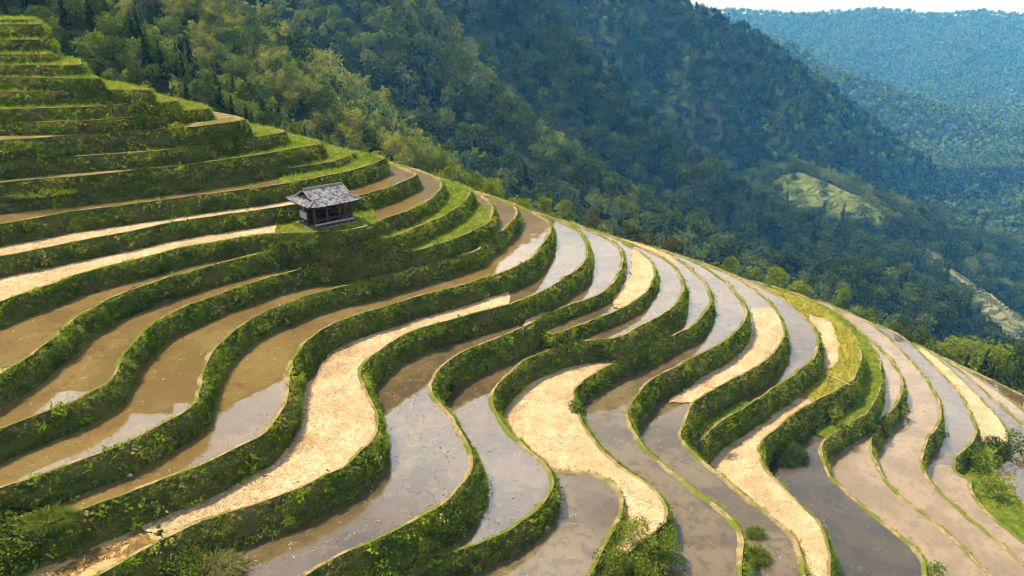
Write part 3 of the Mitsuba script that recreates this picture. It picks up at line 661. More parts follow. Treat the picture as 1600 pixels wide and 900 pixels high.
            if len(P): flat_parts.setdefault('seedling', []).append(tufts(P - [0, 0, .02], upv(P), rng.uniform(.07, .17, len(P)), 5, .16, np.array([[.20, .22, .045]]) * rng.uniform(.5, 1.3, (len(P), 1)), rng, .5))
            P = sc(3.0, 45, .08)
            P = P[meshkit.fbm(P / 1.9, 3, 53) > .50] if len(P) else P
            if len(P):
                a = rng.uniform(0, 2 * np.pi, len(P)); l = rng.uniform(.08, .30, len(P))[:, None]
                dv = np.stack([np.cos(a), np.sin(a), 0 * a + .05], 1); sd = np.stack([-np.sin(a), np.cos(a), 0 * a], 1) * .016
                q = P + [0, 0, .012]
                sv = np.stack([q - sd, q + sd, q + dv * l + sd, q + dv * l - sd], 1).reshape(-1, 3)
                b = np.arange(len(P))[:, None] * 4
                flat_parts.setdefault('floating_straw', []).append((sv, np.vstack([b + [0, 1, 2], b + [0, 2, 3]]), np.repeat(np.array([[.45, .36, .20]]) * rng.uniform(.35, 1.2, (len(P), 1)), 4, 0)))
            P = sc(3.0, 45, .1)
            P = P[meshkit.fbm(P / 2.3, 3, 52) > .55] if len(P) else P
            if len(P):
                s = (.04 + .11 * rng.random(len(P)) ** 2.5)[:, None]
                th = np.arange(5) * 2 * np.pi / 5
                ringv = P[:, None, :] + np.stack([np.cos(th), np.sin(th), 0 * th], 1)[None] * s[:, None] * rng.uniform(.5, 1.2, (len(P), 5, 1)) - [0, 0, .01]
                apex = P + [0, 0, .0] + np.c_[0 * s, 0 * s, s * .45]
                cv = np.concatenate([ringv, apex[:, None]], 1).reshape(-1, 3)
                b = np.arange(len(P))[:, None, None] * 6
                tf = np.array([[i, (i + 1) % 5, 5] for i in range(5)])
                flat_parts.setdefault('mud_clod', []).append((cv, (b + tf).reshape(-1, 3), np.repeat(np.array([[.15, .105, .055]]) * rng.uniform(.6, 1.3, (len(P), 1)), 6, 0)))
    v, f, c = merge(parts)
    ply(key + '__bank_grass', v, f, 'leaf', color=c)
    labels[key + '__bank_grass'] = {'kind': 'stuff'}
    for nm, ps in flat_parts.items():
        v, f, c = merge(ps)
        ply(key + '__' + nm, v, f, 'painted_vertex' if nm != 'seedling' else 'leaf', color=c)
        labels[key + '__' + nm] = {'kind': 'stuff'}

# ------------------------------------------------------------------ trees
def lump_crown(rnd, w, h, base, lobes, leaves, leaf, tones, flat=.8, spread=.55, jit=.55):
    """a broadleaf crown: leaf clumps on overlapping lobes, some gaps; tones: dark and light base colour"""
    V, F, C, n = [], [], [], 0
    a, b = np.array(tones[0]), np.array(tones[1])
    for i in range(lobes):
        th = rnd.uniform(0, 2 * np.pi); r = w * spread * math.sqrt(rnd.random())
        hz = base + h * (.15 + .75 * rnd.random() ** .8)
        fall = 1 - .55 * ((hz - base) / h)
        c = np.array([math.cos(th) * r * fall, math.sin(th) * r * fall, hz])
        R = w * rnd.uniform(.26, .44) * (.75 + .35 * fall)
        k = leaves // lobes
        d = nrm(rnd.normal(size=(k, 3)) + [0, 0, .35])
        p = c + d * R * rnd.uniform(.72, 1.12, (k, 1)) * [1, 1, flat]
        nn = nrm(d + rnd.normal(size=(k, 3)) * jit)
        v, f = quads(p, nn, leaf * rnd.uniform(.6, 1.35, k), 1.35, rnd=rnd)
        t = rnd.uniform(0, 1)
        col = (a * (1 - t) + b * t) * rnd.uniform(.72, 1.25, (k, 1))
        V.append(v); F.append(f + n); C.append(np.repeat(col, 4, 0)); n += len(v)
    return np.vstack(V), np.vstack(F), np.vstack(C)

def conifer_crown(rnd, w, h, leaves, leaf, tones):
    a, b = np.array(tones[0]), np.array(tones[1])
    z = h * (.12 + .88 * (1 - np.sqrt(rnd.random(leaves))))
    R = w * .5 * np.clip(1 - z / h, .03, 1) ** .85
    tier = .72 + .28 * np.sin(z / h * 34 + rnd.uniform(0, 6))
    th = rnd.uniform(0, 2 * np.pi, leaves)
    r = R * tier * np.sqrt(rnd.uniform(.25, 1.0, leaves))
    p = np.stack([np.cos(th) * r, np.sin(th) * r, z - r * .25], 1)
    out = np.stack([np.cos(th), np.sin(th), 0 * th - .45], 1)
    nn = nrm(np.stack([np.cos(th) * .5, np.sin(th) * .5, 0 * th + .8], 1) + rnd.normal(size=(leaves, 3)) * .35)
    v, f = quads(p, nn, leaf * rnd.uniform(.6, 1.3, leaves), 2.0, nrm(out), rnd)
    t = rnd.random((leaves, 1))
    return v, f, np.repeat((a * (1 - t) + b * t) * rnd.uniform(.7, 1.25, (leaves, 1)), 4, 0)

def bamboo_crown(rnd, w, h, stems, per, leaf, tones):
    a, b = np.array(tones[0]), np.array(tones[1])
    P, S = [], []
    for i in range(stems):
        th, r = rnd.uniform(0, 2 * np.pi), w * .32 * math.sqrt(rnd.random())
        root = np.array([math.cos(th) * r, math.sin(th) * r, 0]); ln = nrm(np.array([math.cos(th), math.sin(th), 0]) + rnd.normal(size=3) * [.6, .6, 0])
        H = h * rnd.uniform(.75, 1.05)
        u = rnd.uniform(.35, 1.0, per)
        q = root + ln * (u[:, None] ** 3) * w * .38 + np.stack([0 * u, 0 * u, H * (u - .16 * u ** 4)], 1)
        spread = w * .13 * (1.15 - u) * 2 + .12
        P.append(q + rnd.normal(size=(per, 3)) * spread[:, None] * [1, 1, .6]); S.append(np.full(per, rnd.random()))
    P, S = np.vstack(P), np.concatenate(S)[:, None]
    nn = nrm(rnd.normal(size=P.shape) + [0, 0, .5])
    v, f = quads(P, nn, leaf * rnd.uniform(.6, 1.3, len(P)), 2.2, rnd=rnd)
    return v, f, np.repeat((a * (1 - S) + b * S) * rnd.uniform(.75, 1.25, (len(P), 1)), 4, 0)

def trunk_mesh(h, r, rnd, limbs=3):
    parts = [bar([0, 0, -1.2], [rnd.normal() * .15, rnd.normal() * .15, h * .55], r, r * .55, 6)]
    for i in range(limbs):
        th = rnd.uniform(0, 6.28); z = h * rnd.uniform(.3, .5)
        parts.append(bar([0, 0, z], [math.cos(th) * h * .2, math.sin(th) * h * .2, z + h * .25], r * .5, r * .2, 5))
    return merge(parts)[:2]

scene['bark'] = {'type': 'twosided', 'bsdf': {'type': 'diffuse', 'reflectance': mikit.proc(lambda p, n, uv: MIX((.11, .085, .06), (.06, .045, .032), N(p.x * 3, p.y * 3, p.z * .7)))}}

TONES = {
    'dark':   ((.022, .044, .011), (.060, .095, .020)),
    'mid':    ((.042, .075, .014), (.110, .150, .028)),
    'light':  ((.095, .135, .024), (.200, .225, .046)),
    'olive':  ((.065, .075, .020), (.125, .125, .035)),
    'deep':   ((.008, .019, .010), (.020, .037, .014)),  # shade put into the leaf colour, for slopes under cloud shadow
    'rust':   ((.075, .052, .022), (.135, .088, .035)),
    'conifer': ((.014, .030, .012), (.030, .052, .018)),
    'bamboo': ((.165, .215, .028), (.33, .33, .066)),
    'bamboo2': ((.115, .180, .022), (.24, .29, .042)),
}
DETAIL = {'near': (520, .42), 'mid': (210, .72), 'far': (46, 1.7)}
trng = np.random.default_rng(5)
GROUPS = {}
def species(kind, size):
    """the parts of one tree of unit size (about 8 m high)"""
    nl, leaf = DETAIL[size]
    out = []
    for var in range(3 if size != 'far' else 2):
        if kind == 'conifer':
            c = conifer_crown(trng, 4.4, 11.5, nl, leaf * 1.05, TONES['conifer']); t = trunk_mesh(14, .16, trng, 0)
        elif kind.startswith('bamboo'):
            c = bamboo_crown(trng, 5.0, 9.0, 9, max(6, nl // 9), leaf * .85, TONES[kind]); t = None
            t = merge([bar([math.cos(q) * .8, math.sin(q) * .8, -1], [math.cos(q) * 1.5, math.sin(q) * 1.5, 6.5], .06, .03, 5) for q in np.arange(5) * 1.26])[:2]
        else:
            c = lump_crown(trng, 6.4, 5.6, 2.2, 9, nl, leaf, TONES[kind], jit=.25 if size == 'far' else .5); t = trunk_mesh(8, .2, trng)
        out.append((c, t))
    return out

def zone_of(P):
    """which hill a point stands on"""
    best, who = np.full(len(P), -1e9), np.zeros(len(P), int)
    for i, (n, m, A) in enumerate(TENT):
        d, z = seg_dist(P, A)
        t = z - m * d
        who[t > best] = i; best = np.maximum(best, t)
    return np.array([n for n, _, _ in TENT])[who]

def sees(tip, steps=70):
    """can the camera, or one moved a few metres, see this point over the hills and terraces"""
    t = np.linspace(.06, .985, steps)
    ok = np.ones(len(tip), bool)
    for k in t:
        q = tip * k
        ok &= (height(q[:, :2]) - 1.5 < q[:, 2] + 1.5)
    return ok

def scatter(y0, y1, step, tall):
    xs = np.arange(-700 if y1 < 1300 else -1200, min(3400, y1 * 1.05 + 60), step)
    ys = np.arange(y0, y1, step)
    X, Y = np.meshgrid(xs, ys)
    P = np.stack([X.ravel(), Y.ravel()], 1) + trng.uniform(-.48, .48, (X.size, 2)) * step
    P = P[np.abs(P[:, 0]) < P[:, 1] * .95 + 30]
    z = height(P)
    P3 = np.c_[P, z]
    tip = P3 + [0, 0, tall]
    m = in_view(tip, .06) | in_view(P3, .06)
    P3, tip = P3[m], tip[m]
    m = sees(tip)
    return P3[m]

def not_on_hill(P, gap=1.5):
    return (shapely.distance(HILL, shapely.points(P[:, :2])) > gap) | (W_AT(P[:, 1::-1]) > .99)

trees = []          # position, kind, scale, detail
def choose(P, zone, rnd):
    n1 = meshkit.fbm(np.c_[P[:, :2] / 38.0, 0 * P[:, 0]], 3, 61); n2 = rnd.random(len(P)); n3 = meshkit.fbm(np.c_[P[:, :2] / 24.0, 0 * P[:, 0] + 4], 2, 62)
    out = []
    for i in range(len(P)):
        z = zone[i]
        if z == 'bamboo_spur':
            k = 'bamboo' if n2[i] < .55 else 'bamboo2' if n2[i] < .80 else 'mid' if n2[i] < .9 else 'dark'
            if n1[i] > .58: k = ('dark', 'conifer', 'mid', 'rust' if n3[i] > .55 else 'olive')[int(n2[i] * 4)]
        elif z == 'near_hill':
            k = ('conifer', 'dark', 'mid', 'conifer', 'mid', 'bamboo2', 'bamboo2', 'dark')[int(n2[i] * 8)]
        elif z == 'spur':
            k = ('mid', 'dark', 'mid', 'mid', 'dark', 'mid', 'light', 'conifer')[int(n2[i] * 8)]
            if n3[i] > .58: k = ('light', 'bamboo2', 'mid', 'light')[int(n2[i] * 4)]
        elif z in ('field_slope', 'hump', 'spur2'):
            k = ('mid', 'dark', 'dark', 'mid', 'deep', 'dark', 'conifer', 'dark')[int(n2[i] * 8)]  # darker kinds mixed in to paint the broad shadow over these slopes
            if n3[i] > .60 and z != 'spur2': k = ('light', 'mid', 'light')[int(n2[i] * 3)]
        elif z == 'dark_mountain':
            k = ('deep', 'conifer', 'deep', 'deep', 'conifer', 'dark', 'deep')[int(n2[i] * 7)]  # darkest leaf colours picked here to stand in for a cloud shadow
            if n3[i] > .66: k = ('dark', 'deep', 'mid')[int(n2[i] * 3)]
        else:
            k = ('dark', 'mid', 'mid', 'mid', 'mid', 'dark', 'mid')[int(n2[i] * 7)]
        out.append(k)
    return out

for y0, y1, step, tall, size, sc in ((40, 140, 3.0, 6, 'near', .58), (140, 270, 3.9, 8, 'near', .82), (270, 480, 6.6, 8, 'mid', 1.3), (480, 760, 8.8, 9, 'mid', 1.6),
                                     (760, 1300, 8.4, 9, 'far', 1.4), (1300, 2300, 15, 10, 'far', 2.3), (2300, 3420, 17, 9, 'far', 2.2)):
    P = scatter(y0, y1, step, tall)
    P = P[not_on_hill(P, 1.2 if y0 < 100 else 3)]
    zone = zone_of(P[:, :2])
    field = field_edge(P[:, :2]) < 3
    field &= trng.random(len(P)) > .24
    P, zone = P[~field], zone[~field]
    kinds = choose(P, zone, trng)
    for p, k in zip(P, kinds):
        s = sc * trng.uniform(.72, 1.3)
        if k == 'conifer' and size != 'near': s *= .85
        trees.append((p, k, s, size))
order = np.argsort([np.linalg.norm(t[0]) / t[2] for t in trees])
trees = [trees[i] for i in order]
print('trees', len(trees), {s: sum(t[3] == s for t in trees) for s in DETAIL})
TREE_NAME = {'conifer': 'conifer_tree', 'bamboo': 'bamboo_clump', 'bamboo2': 'bamboo_clump'}
TREE_LABEL = {
    'deep': ('very dark broadleaf tree in the near woods behind the terraces', 'very dark trees of the near woods'),
    'dark': ('dark green broadleaf tree in the near woods behind the terraces', 'dark broadleaf trees of the near woods'),
    'mid': ('mid green round broadleaf tree in the near woods behind the terraces', 'mid green broadleaf trees of the near woods'),
    'light': ('pale green broadleaf tree in the near woods behind the terraces', 'pale green trees of the near woods'),
    'olive': ('olive brown broadleaf tree in the near woods behind the terraces', 'olive trees of the near woods'),
    'rust': ('rust brown autumn tree in the near woods behind the terraces', 'rust brown trees of the near woods'),
    'conifer': ('dark pointed conifer in the near woods behind the terraces', 'conifers of the near woods'),
    'bamboo': ('feathery yellow green bamboo clump on the sunny spur behind the terraces', 'yellow green bamboo clumps on the spur'),
    'bamboo2': ('leaf green bamboo clump on the sunny spur behind the terraces', 'leaf green bamboo clumps on the spur'),
}
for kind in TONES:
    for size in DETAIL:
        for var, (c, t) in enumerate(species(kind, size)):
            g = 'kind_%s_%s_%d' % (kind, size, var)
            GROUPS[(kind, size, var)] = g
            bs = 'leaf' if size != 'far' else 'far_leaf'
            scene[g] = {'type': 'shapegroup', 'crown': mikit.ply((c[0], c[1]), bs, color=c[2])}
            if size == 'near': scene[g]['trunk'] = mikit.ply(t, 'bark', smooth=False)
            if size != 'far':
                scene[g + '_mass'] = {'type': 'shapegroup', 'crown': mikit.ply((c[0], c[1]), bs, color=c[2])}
count = {}
used = set()
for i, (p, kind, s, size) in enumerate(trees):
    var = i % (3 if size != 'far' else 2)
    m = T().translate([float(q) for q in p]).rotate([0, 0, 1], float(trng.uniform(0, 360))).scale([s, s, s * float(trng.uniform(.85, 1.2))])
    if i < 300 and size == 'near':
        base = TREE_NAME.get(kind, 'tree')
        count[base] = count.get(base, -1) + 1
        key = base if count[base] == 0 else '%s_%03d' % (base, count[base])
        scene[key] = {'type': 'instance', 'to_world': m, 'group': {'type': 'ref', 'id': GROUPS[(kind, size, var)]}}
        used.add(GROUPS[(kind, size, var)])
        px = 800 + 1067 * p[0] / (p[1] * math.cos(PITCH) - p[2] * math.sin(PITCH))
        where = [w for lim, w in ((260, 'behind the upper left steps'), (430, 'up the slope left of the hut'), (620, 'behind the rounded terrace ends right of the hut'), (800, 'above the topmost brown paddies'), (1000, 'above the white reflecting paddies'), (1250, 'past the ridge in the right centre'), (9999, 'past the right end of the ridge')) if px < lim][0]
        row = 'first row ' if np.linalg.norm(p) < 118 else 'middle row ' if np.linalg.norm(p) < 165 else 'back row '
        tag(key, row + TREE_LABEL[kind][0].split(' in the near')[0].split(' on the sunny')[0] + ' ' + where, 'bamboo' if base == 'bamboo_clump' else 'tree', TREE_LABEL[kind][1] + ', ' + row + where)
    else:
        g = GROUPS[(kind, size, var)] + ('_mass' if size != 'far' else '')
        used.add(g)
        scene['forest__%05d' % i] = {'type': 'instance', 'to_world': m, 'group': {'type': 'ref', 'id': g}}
tag('forest', 'mixed forest covering the hills across the valley', kind='stuff')
for k in [k for k, v in scene.items() if v.get('type') == 'shapegroup' and k not in used]: del scene[k]

TERRACE_LABELS = '''topmost grassy terrace step in the upper left corner
second grassy terrace step from the top, upper left corner
third short grassy step from the top left corner
fourth short grassy step from the top left corner
fifth short grassy step from the top, upper left
long dark banked terrace, first to reach past the trees at upper left
narrow grassy terrace, seventh step from the top left
narrow grassy terrace with bushes on its bank, eighth from the top
grassy terrace with a long dark bank, ninth step from the top left
earth terrace ending in a reddish bare patch beside the trees
green grassy terrace with a rounded end, eleventh from the top
green topped terrace two steps above the roof of the wooden hut
bright green terrace whose rounded end lies right behind the hut roof
terrace with a thin brown water strip left and green grass right, above the hut
narrow straw covered terrace just above the hut, brown water at its right end
straw and grass terrace on which the wooden hut stands
brown paddy just below the hut with a shaded grass patch
long brown paddy turning green on the right, second below the hut
orange brown paddy bending left, third below the hut
brown paddy with a white sky reflection at both ends
long straw covered terrace snaking through the left centre
terrace of wet muddy water right of the long straw terrace
short terrace with a straw strip at the far end, centre
grey flooded terrace right of the centre ending in grass at the bottom
small rounded muddy pond at the bottom centre
terrace with the wide straw field in the middle of the picture
long grey brown paddy right of the wide straw field
terrace with straw in the middle and a round pond below it, right of centre
narrow grey water terrace ending in a small green ledge
terrace of yellow green grass with straw field below, right side
terrace with the dark blue pond under a green ledge, right side
wide pinkish mud paddy right of the dark pond
long pale mud paddy, second right of the dark pond
grey paddy with a short pool at its lower end, right side
terrace with a thin straw strip and a bright grass slope, right edge
narrow grey striped paddy third from the outer ridge, right edge
narrow pinkish paddy second from the outer ridge, right edge
outermost grey paddy along the right ridge line'''.split('\n')
for L, text in zip(LEVELS, TERRACE_LABELS):
    labels[L['key']] = {'kind': 'structure', 'label': text}

# ------------------------------------------------------------------ small fields in the valley
for i, (cx, cy, R, lab, pal) in enumerate(((312, 645, 68, 'sunny clearing of small fields high in the valley', 0), (380, 547, 48, 'stepped pale fields going down the valley on the right', 1), (414, 488, 50, 'lower stepped fields at the right edge of the valley', 2))):
    n = 96
    a = np.linspace(-R, R, n); X, Y = np.meshgrid(a + cx, a + cy)
    P = np.stack([X.ravel(), Y.ravel()], 1)
    z = height(P)
    q = np.c_[P / 26.0, 0 * z]
    zs = z + (meshkit.fbm(q * 1.4, 3, 81) - .5) * 16
    st = 2.6
    k = np.floor(zs / st); fr = zs / st - k
    zz = z + 1.9 + ((k + np.clip((fr - .72) / .28, 0, 1)) * st - zs) * .8
    edge = field_edge(P) + (99 if i == 1 else 0) * (P[:, 1] < 517) + (99 if i == 2 else 0) * (P[:, 1] >= 517)
    zz = np.where(edge < 0, zz, z - 3)
    I = np.arange(n * n).reshape(n, n)
    f = np.vstack([np.stack([I[:-1, :-1], I[:-1, 1:], I[1:, 1:]], -1).reshape(-1, 3), np.stack([I[:-1, :-1], I[1:, 1:], I[1:, :-1]], -1).reshape(-1, 3)])
    f = f[(edge[f] < 3).any(1)]
    tone = np.array([((int(kk) * 7919) % 13) / 13.0 for kk in k])
    patch = meshkit.fbm(np.c_[P / 17.0, k * 3.7], 2, 83)
    t = np.clip(tone * .6 + patch * .7, 0, 1)[:, None]
    tones = (((.10, .15, .03), (.17, .19, .06)), ((.12, .15, .05), (.23, .22, .10)), ((.12, .15, .05), (.24, .22, .12)))[pal]
    col = np.array(tones[0]) * (1 - t) + np.array(tones[1]) * t
    col = np.where((fr > .70)[:, None], np.array([.085, .105, .035]), col)
    col = np.where((meshkit.fbm(np.c_[P / 9.0, 0 * z], 2, 84) > .60)[:, None] & (pal == 0), np.array([.15, .21, .04]), col)
    key = 'valley_field' if i == 0 else 'valley_field_%03d' % i
    ply(key, np.c_[P, zz], f, 'painted_vertex', color=np.clip(col, 0, 1))
    tag(key, lab, kind='structure')

# ------------------------------------------------------------------ the wooden hut
HUT_O = np.array([-18.45, 61.75, -18.80]); HU = np.array([.755, .656, 0]); HV = np.array([-.656, .755, 0])
def hut_w(v):
    v = np.asarray(v, float)
    return HUT_O + v[:, :1] * HU + v[:, 1:2] * HV + v[:, 2:3] * [0, 0, 1.0]
hrng = np.random.default_rng(3)
def wood(a, b):
    return lambda p, n, uv: MIX(a, b, FBM(p.x * 9, p.y * 9, p.z * 2.0, 3))
rough('hut_timber', wood((.075, .048, .032), (.035, .022, .016)))
rough('hut_board', wood((.055, .036, .026), (.025, .017, .013)))
rough('pale_timber', wood((.34, .30, .25), (.20, .17, .14)))
rough('white_panel', wood((.42, .47, .54), (.30, .34, .40)))
rough('yellow_panel', wood((.55, .42, .05), (.42, .32, .05)))
rough('violet_cloth', wood((.10, .09, .30), (.06, .06, .18)))
rough('grey_stone', lambda p, n, uv: MIX((.26, .245, .22), (.14, .135, .12), FBM(p.x * 4, p.y * 4, p.z * 4, 4)))
rough('pole_culm', lambda p, n, uv: MIX((.52, .43, .27), (.36, .29, .17), FBM(p.x * 3, p.y * 3, p.z * 3, 3)))
LU, LV = 3.8, 3.3
def hp(key, parts, mat, **k):
    v, f = merge([(np.asarray(p[0]), p[1]) for p in parts])[:2]
    ply('wooden_hut__' + key, hut_w(v), f, mat, **k)
def bx(x0, x1, y0, y1, z0, z1):
    return box(x1 - x0, y1 - y0, z1 - z0, ((x0 + x1) / 2, (y0 + y1) / 2, (z0 + z1) / 2))
hp('plinth', [bx(-.14, LU + .2, -.14, LV + .2, -.4, .14)], 'grey_stone')
j = 0
for side in (0, 1):
    t = -.2
    while t < (LU if side == 0 else LV) + .1:
        w = hrng.uniform(.34, .66)
        a = bx(t, t + w - .03, -.36, -.143, -.30, hrng.uniform(.04, .13)) if side == 0 else bx(-.40, -.143, t, t + w - .03, -.30, hrng.uniform(.06, .17))
        m = trimesh.Trimesh(*a, process=False).subdivide().subdivide()
        v = np.array(m.vertices); v += (meshkit.noise(v * 5 + j, 2)[:, None] - .5) * .07
        hp('plinth__stone' + ('' if j == 0 else '_%03d' % j), [(v, np.array(m.faces))], 'grey_stone')
        j += 1; t += w
for i, (x, y, h) in enumerate(((0, 0, 2.3), (LU, 0, 2.3), (0, LV, 2.3), (LU, LV, 2.3), (1.27, 0, 2.3), (2.53, 0, 2.3), (0, 1.5, 2.3), (LU, 1.65, 2.3))):
    hp('post' + ('' if i == 0 else '_%03d' % i), [bx(x - .085, x + .085, y - .085, y + .085, .162, h)], 'hut_timber')
hp('floor', [bx(-.12, LU + .12, -.14, LV + .10, .47, .56)], 'hut_board')
hp('floor_edge', [bx(-.16, LU + .16, -.20, -.143, .44, .60)], 'pale_timber')
hp('railing', [bx(.09, LU - .09, -.05, .03, .86, .94), bx(.09, LU - .09, -.04, .02, 1.02, 1.06)], 'hut_timber')
for i in range(14):
    x = .3 + i * .245
    hp('railing__baluster' + ('' if i == 0 else '_%03d' % i), [bx(x - .02, x + .02, -.035, .015, .562, .858)], 'hut_board')
hp('beam', [bx(-.3, LU + .3, -.08, .08, 2.302, 2.46), bx(-.3, LU + .3, LV - .08, LV + .08, 2.302, 2.46)], 'hut_timber')
hp('beam_001', [bx(-.08, .08, .083, LV - .083, 2.305, 2.45), bx(LU - .08, LU + .08, .083, LV - .083, 2.305, 2.45)], 'hut_timber')
# walls of boards: back, left
j = 0
for x in np.arange(.09, LU - .1, .22):
    if 2.85 < x < 3.45: continue
    hp('wall_board' + ('' if j == 0 else '_%03d' % j), [bx(x, min(x + .21, LU - .09), LV - .03, LV + .02, .562, 2.30)], 'hut_board'); j += 1
for y in np.arange(1.60, LV - .1, .22):
    hp('wall_board_%03d' % j, [bx(-.03, .02, y, min(y + .21, LV - .09), 1.36, 2.30)], 'hut_board'); j += 1
for y in (.09, .31, 1.20):
    hp('wall_board_%03d' % j, [bx(-.03, .02, y, y + .20, .562, 2.30)], 'hut_board'); j += 1
hp('window', [bx(-.055, -.032, 2.1, 2.16, 1.5, 2.1), bx(-.055, -.032, 2.4, 2.46, 1.5, 2.1), bx(-.055, -.032, 2.7, 2.76, 1.5, 2.1), bx(-.057, -.034, 2.0, 2.9, 1.45, 1.5), bx(-.057, -.034, 2.0, 2.9, 2.1, 2.15)], 'pale_timber')
hp('panel', [bx(-.05, -.005, 1.62, 3.18, .62, 1.33)], 'white_panel')
labels['wooden_hut__panel'] = {'label': 'pale bluish white panel in the lower part of the end wall'}
hp('inner_panel', [bx(2.85, 3.45, LV - .12, LV - .06, 1.25, 1.75)], 'yellow_panel')
labels['wooden_hut__inner_panel'] = {'label': 'yellow panel at the back of the open side'}
hp('cloth', [bx(2.75, 3.6, .1, .16, .57, .92)], 'violet_cloth')
labels['wooden_hut__cloth'] = {'label': 'violet cloth on the railing'}
hp('bench', [bx(.4, LU - .3, 1.9, 2.5, .92, .98), bx(.5, .58, 1.95, 2.45, .562, .917), bx(LU - .5, LU - .42, 1.95, 2.45, .562, .917)], 'hut_timber')

# the hip and gable roof
EZ, RZ, BZ = 2.30, 3.52, 2.86
def slope(t0, t1, xa, xb, side, courses, cols, tile=.23):
    """tiled roof face from the ridge (t=0) down to the eave (t=1); xa, xb: its side edges as functions of t"""
    nt, na = courses * 3 + 1, cols * 6 + 1
    t = np.linspace(t0, t1, nt)[:, None]; a = np.linspace(0, 1, na)[None]
    X = xa(t) * (1 - a) + xb(t) * a
    run = LV / 2 + .78
    Y = LV / 2 - side * run * t + 0 * a
    edge = np.clip(np.abs((X - LU / 2) / (LU / 2 + .8)), 0, 1)
    Z = RZ + (EZ - RZ) * t + .10 * (t - .5) ** 2 - .025 + .13 * edge ** 4 * t ** 2 + 0 * a
    cyc = (X / tile) % 1
    Z = Z + .045 * np.abs(np.sin(np.pi * cyc)) + .03 * (((t - t0) / (t1 - t0) * courses) % 1)
    seed = np.floor(X / tile) * 13.7 + np.floor((t - t0) / (t1 - t0) * courses) * 7.3
    g = .06 + .22 * ((np.sin(seed * 12.9898) * 43758.5453) % 1)
    return np.stack([X, Y + 0 * X, Z], -1).reshape(-1, 3), grid_faces(nt, na), (g.reshape(-1, 1) * [.97, 1.0, 1.08])
def grid_faces(r, c):
    I = np.arange(r * c).reshape(r, c)
    return np.vstack([np.stack([I[:-1, :-1], I[1:, :-1], I[1:, 1:]], -1).reshape(-1, 3), np.stack([I[:-1, :-1], I[1:, 1:], I[:-1, 1:]], -1).reshape(-1, 3)])
tb = .56
xl, xr = (lambda t: np.where(t < tb, -.12, .30 - (t - tb) / (1 - tb) * 1.10)), (lambda t: np.where(t < tb, LU + .12, LU - .30 + (t - tb) / (1 - tb) * 1.10))
faces = []
for side in (1, -1):
    faces.append(slope(0, tb - 1e-4, xl, xr, side, 7, 18)); faces.append(slope(tb, 1, xl, xr, side, 6, 20))
yb = (LV / 2 + .78) * tb
for e in (0, 1):           # the skirts under the two gables
    nt, na = 16, 91
    t = np.linspace(0, 1, nt)[:, None]; a = np.linspace(0, 1, na)[None]
    half = yb + t * (LV / 2 + .78 - yb)
    Y = LV / 2 - half + 2 * half * a
    X = (.32 - t * 1.12) if e == 0 else (LU - .32 + t * 1.12)
    edge = np.abs(Y - LV / 2) / (LV / 2 + .78)
    Z = BZ + (EZ - BZ) * t + .13 * edge ** 4 * t ** 2 + .02 + .045 * np.abs(np.sin(np.pi * Y / .23)) + .03 * ((t * 5) % 1)
    seed = np.floor(Y / .23) * 13.7 + np.floor(t * 5) * 7.3 + e
    g = .06 + .22 * ((np.sin(seed * 12.9898) * 43758.5453) % 1)
    faces.append((np.stack([X + 0 * Y, Y, Z], -1).reshape(-1, 3), grid_faces(nt, na), g.reshape(-1, 1) * [.97, 1.0, 1.08]))
v, f, c = merge(faces)
ply('wooden_hut__roof', hut_w(v), f, 'painted_vertex', color=c)
labels['wooden_hut__roof'] = {'label': 'hip and gable roof of weathered grey tiles'}
v2 = v - [0, 0, .10]
ply('wooden_hut__roof__underside', hut_w(v2), f[:, ::-1], 'hut_board')
hp('roof__ridge', [bx(-.22, LU + .22, LV / 2 - .09, LV / 2 + .09, RZ - .02, RZ + .12), bar([-.2, LV / 2, RZ + .16], [LU + .2, LV / 2, RZ + .16], .07, .07, 8)], 'grey_stone')
for i, x in enumerate((-.2, LU + .2)):
    s = -1 if i == 0 else 1
    hp('roof__ridge_end' + ('' if i == 0 else '_001'), [bar([x, LV / 2, RZ + .08], [x + s * .16, LV / 2, RZ + .36], .12, .05, 8)], 'hut_timber')
    gx_ = .26 if i == 0 else LU - .26
    tri = np.array([[gx_, LV / 2 - yb + .08, BZ + .01], [gx_, LV / 2 + yb - .08, BZ + .01], [gx_, LV / 2, RZ - .10]])
    tri = np.vstack([tri, tri + [s * .04, 0, 0]])
    hp('roof__gable' + ('' if i == 0 else '_001'), [(tri, np.array([[0, 1, 2], [3, 5, 4], [0, 3, 4], [0, 4, 1], [1, 4, 5], [1, 5, 2], [2, 5, 3], [2, 3, 0]]))], 'hut_board')
k = 0
for sx in (0, 1):
    for sy in (-1, 1):
        a = np.array([.30 if sx == 0 else LU - .30, LV / 2 + sy * yb, BZ + .06]); b = np.array([-.82 if sx == 0 else LU + .82, LV / 2 + sy * (LV / 2 + .80), EZ + .20])
        hp('roof__hip_ridge' + ('' if k == 0 else '_%03d' % k), [bar(a, (a + b) / 2 - [0, 0, .03], .085, .085, 8), bar((a + b) / 2 - [0, 0, .03], b, .085, .07, 8)], 'grey_stone')
        a2 = np.array([-.14 if sx == 0 else LU + .14, LV / 2, RZ + .02]); b2 = np.array([-.14 if sx == 0 else LU + .14, LV / 2 + sy * yb, BZ + .10])
        hp('roof__verge' + ('' if k == 0 else '_%03d' % k), [bar(a2, b2, .075, .075, 6)], 'grey_stone')
        k += 1
tag('wooden_hut', 'small dark wooden hut with grey tiled hip and gable roof on a terrace edge', 'hut')

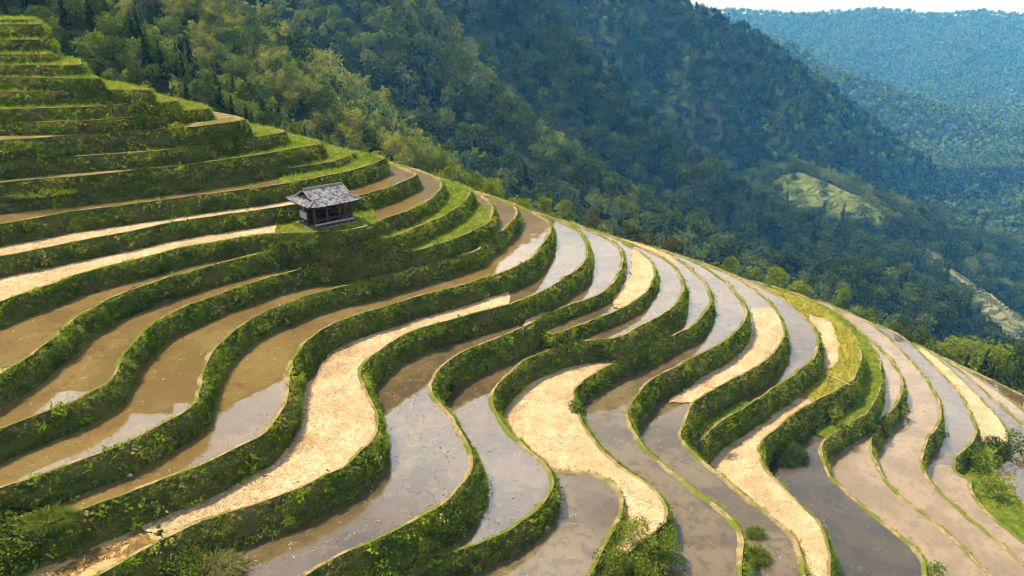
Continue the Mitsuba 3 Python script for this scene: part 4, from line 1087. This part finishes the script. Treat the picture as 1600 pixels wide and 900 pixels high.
# ------------------------------------------------------------------ poles and stones
def pole(key, p, q, r, label, sag=.0):
    p, q = np.array(p, float), np.array(q, float)
    n = 7; t = np.linspace(0, 1, n)[:, None]
    P = p + (q - p) * t - np.array([0, 0, 1.0]) * sag * 4 * t * (1 - t)
    v, f = merge([bar(P[i], P[i + 1], r * (1 - .06 * i), r * (1 - .06 * (i + 1)), 7) for i in range(n - 1)])[:2]
    ply(key, v, f, 'pole_culm')
    tag(key, label, 'pole')
pole('bamboo_pole', (-24.2, 63.1, -17.30), (-22.5, 64.2, -18.45), .055, 'long pale bamboo pole leaning down the bank left of the hut', .12)
pole('bamboo_pole_001', (-22.5, 64.7, -17.40), (-21.3, 65.0, -18.5), .05, 'shorter pale bamboo pole leaning against the bank beside the hut wall')
pole('bamboo_pole_002', (-22.95, 64.0, -18.75), (-22.8, 64.1, -18.0), .04, 'short upright stake propping the long bamboo pole left of the hut')
pole('bamboo_pole_003', (41.3, 80.7, -44.25), (43.6, 77.2, -44.30), .10, 'long bamboo pole lying across the yellow green grass terrace')
for i, (p, s, lab) in enumerate((((-15.5, 31.0, -29.30), .22, 'pale grey stone at the foot of the lowest left bank, right one of the pair'), ((-16.0, 31.25, -29.36), .17, 'darker grey stone at the foot of the lowest left bank, left one of the pair'),
                                 ((-22.4, 33.1, -25.05), .14, 'small bluish stone on the rim of the left brown paddy'))):
    m = trimesh.creation.icosphere(subdivisions=2, radius=1)
    v = np.array(m.vertices); v *= (.7 + .6 * meshkit.fbm(v * 1.3 + i * 5, 2, 4))[:, None] * [1.2, .9, .7]
    key = 'field_stone' if i == 0 else 'field_stone_%03d' % i
    ply(key, v * s + p, np.array(m.faces), 'grey_stone', smooth=40)
    tag(key, lab, 'stone')

# ------------------------------------------------------------------ single bushes, grass clumps and ridge trees
prng = np.random.default_rng(21)
n_of = {}
for kind, foot, h, w, lab in PLANTS:
    foot = np.array(foot); dist = np.linalg.norm(foot)
    base = {'bush': 'bush', 'grass': 'grass_clump', 'sapling': 'sapling', 'tree': 'ridge_tree'}[kind]
    n_of[base] = n_of.get(base, -1) + 1
    key = base if n_of[base] == 0 else '%s_%03d' % (base, n_of[base])
    leaf = np.clip(dist * .0024, .09, .34)
    dark, yellow, olive = 'dark' in lab, 'yellow' in lab or 'bright' in lab or 'light' in lab, 'olive' in lab
    tones = TONES['olive'] if olive else ((.035, .062, .012), (.085, .125, .02)) if dark else ((.14, .20, .016), (.27, .32, .035)) if yellow else ((.085, .14, .014), (.19, .25, .03))
    if kind == 'grass':
        n = int(np.clip(w * h * 60, 120, 420))
        th = prng.uniform(0, 6.28, n); r = w * .5 * np.sqrt(prng.random(n))
        P = foot + np.stack([np.cos(th) * r, np.sin(th) * r * .6, h * .35 * (1 - (r / (w * .5)) ** 2) * prng.random(n)], 1)
        out = np.stack([np.cos(th) * .7, np.sin(th) * .7, 0 * th + .9], 1)
        pal = np.array(tones[0]) + (np.array(tones[1]) - tones[0]) * prng.random((n, 1))
        if 'pale' in lab: pal = pal * .4 + np.array([.30, .27, .11]) * .6
        v, f, c = blades(P, out, np.clip(h * .42, .28, .95) * prng.uniform(.7, 1.2, n), 5, .065, pal, prng, .35)
        ply(key + '__blades', v, f, 'leaf', color=c)
        tag(key, lab, 'grass')
        continue
    if kind == 'sapling':
        v, f, c = lump_crown(prng, w * .6, h * .7, h * .3, 5, 90, .13, tones)
    elif kind == 'tree':
        v, f, c = lump_crown(prng, w * .58, h * .8, h * .2, 14, 1500, leaf * 1.25, tones)
    else:
        n = int(np.clip(w * h / leaf ** 2 * 2.6, 260, 1800))
        low = max(0, h - w * 1.1) if h > w * 1.3 and 'ridge' in lab else 0
        v, f, c = lump_crown(prng, w * .58, (h - low) * 1.05, low * .8 - .22 * h, 11, n, leaf, tones, spread=.8)
    ply(key + '__leaves', v + foot, f, 'leaf', color=c)
    t = trunk_mesh(h * (.9 if kind == 'tree' or 'ridge' in lab else .5), max(.02, h * .014), prng, 3)
    ply(key + '__stem', t[0] * [1, 1, 1] + foot, t[1], 'bark')
    tag(key, lab, 'tree' if kind in ('tree',) else 'plant' if kind == 'sapling' else 'bush')
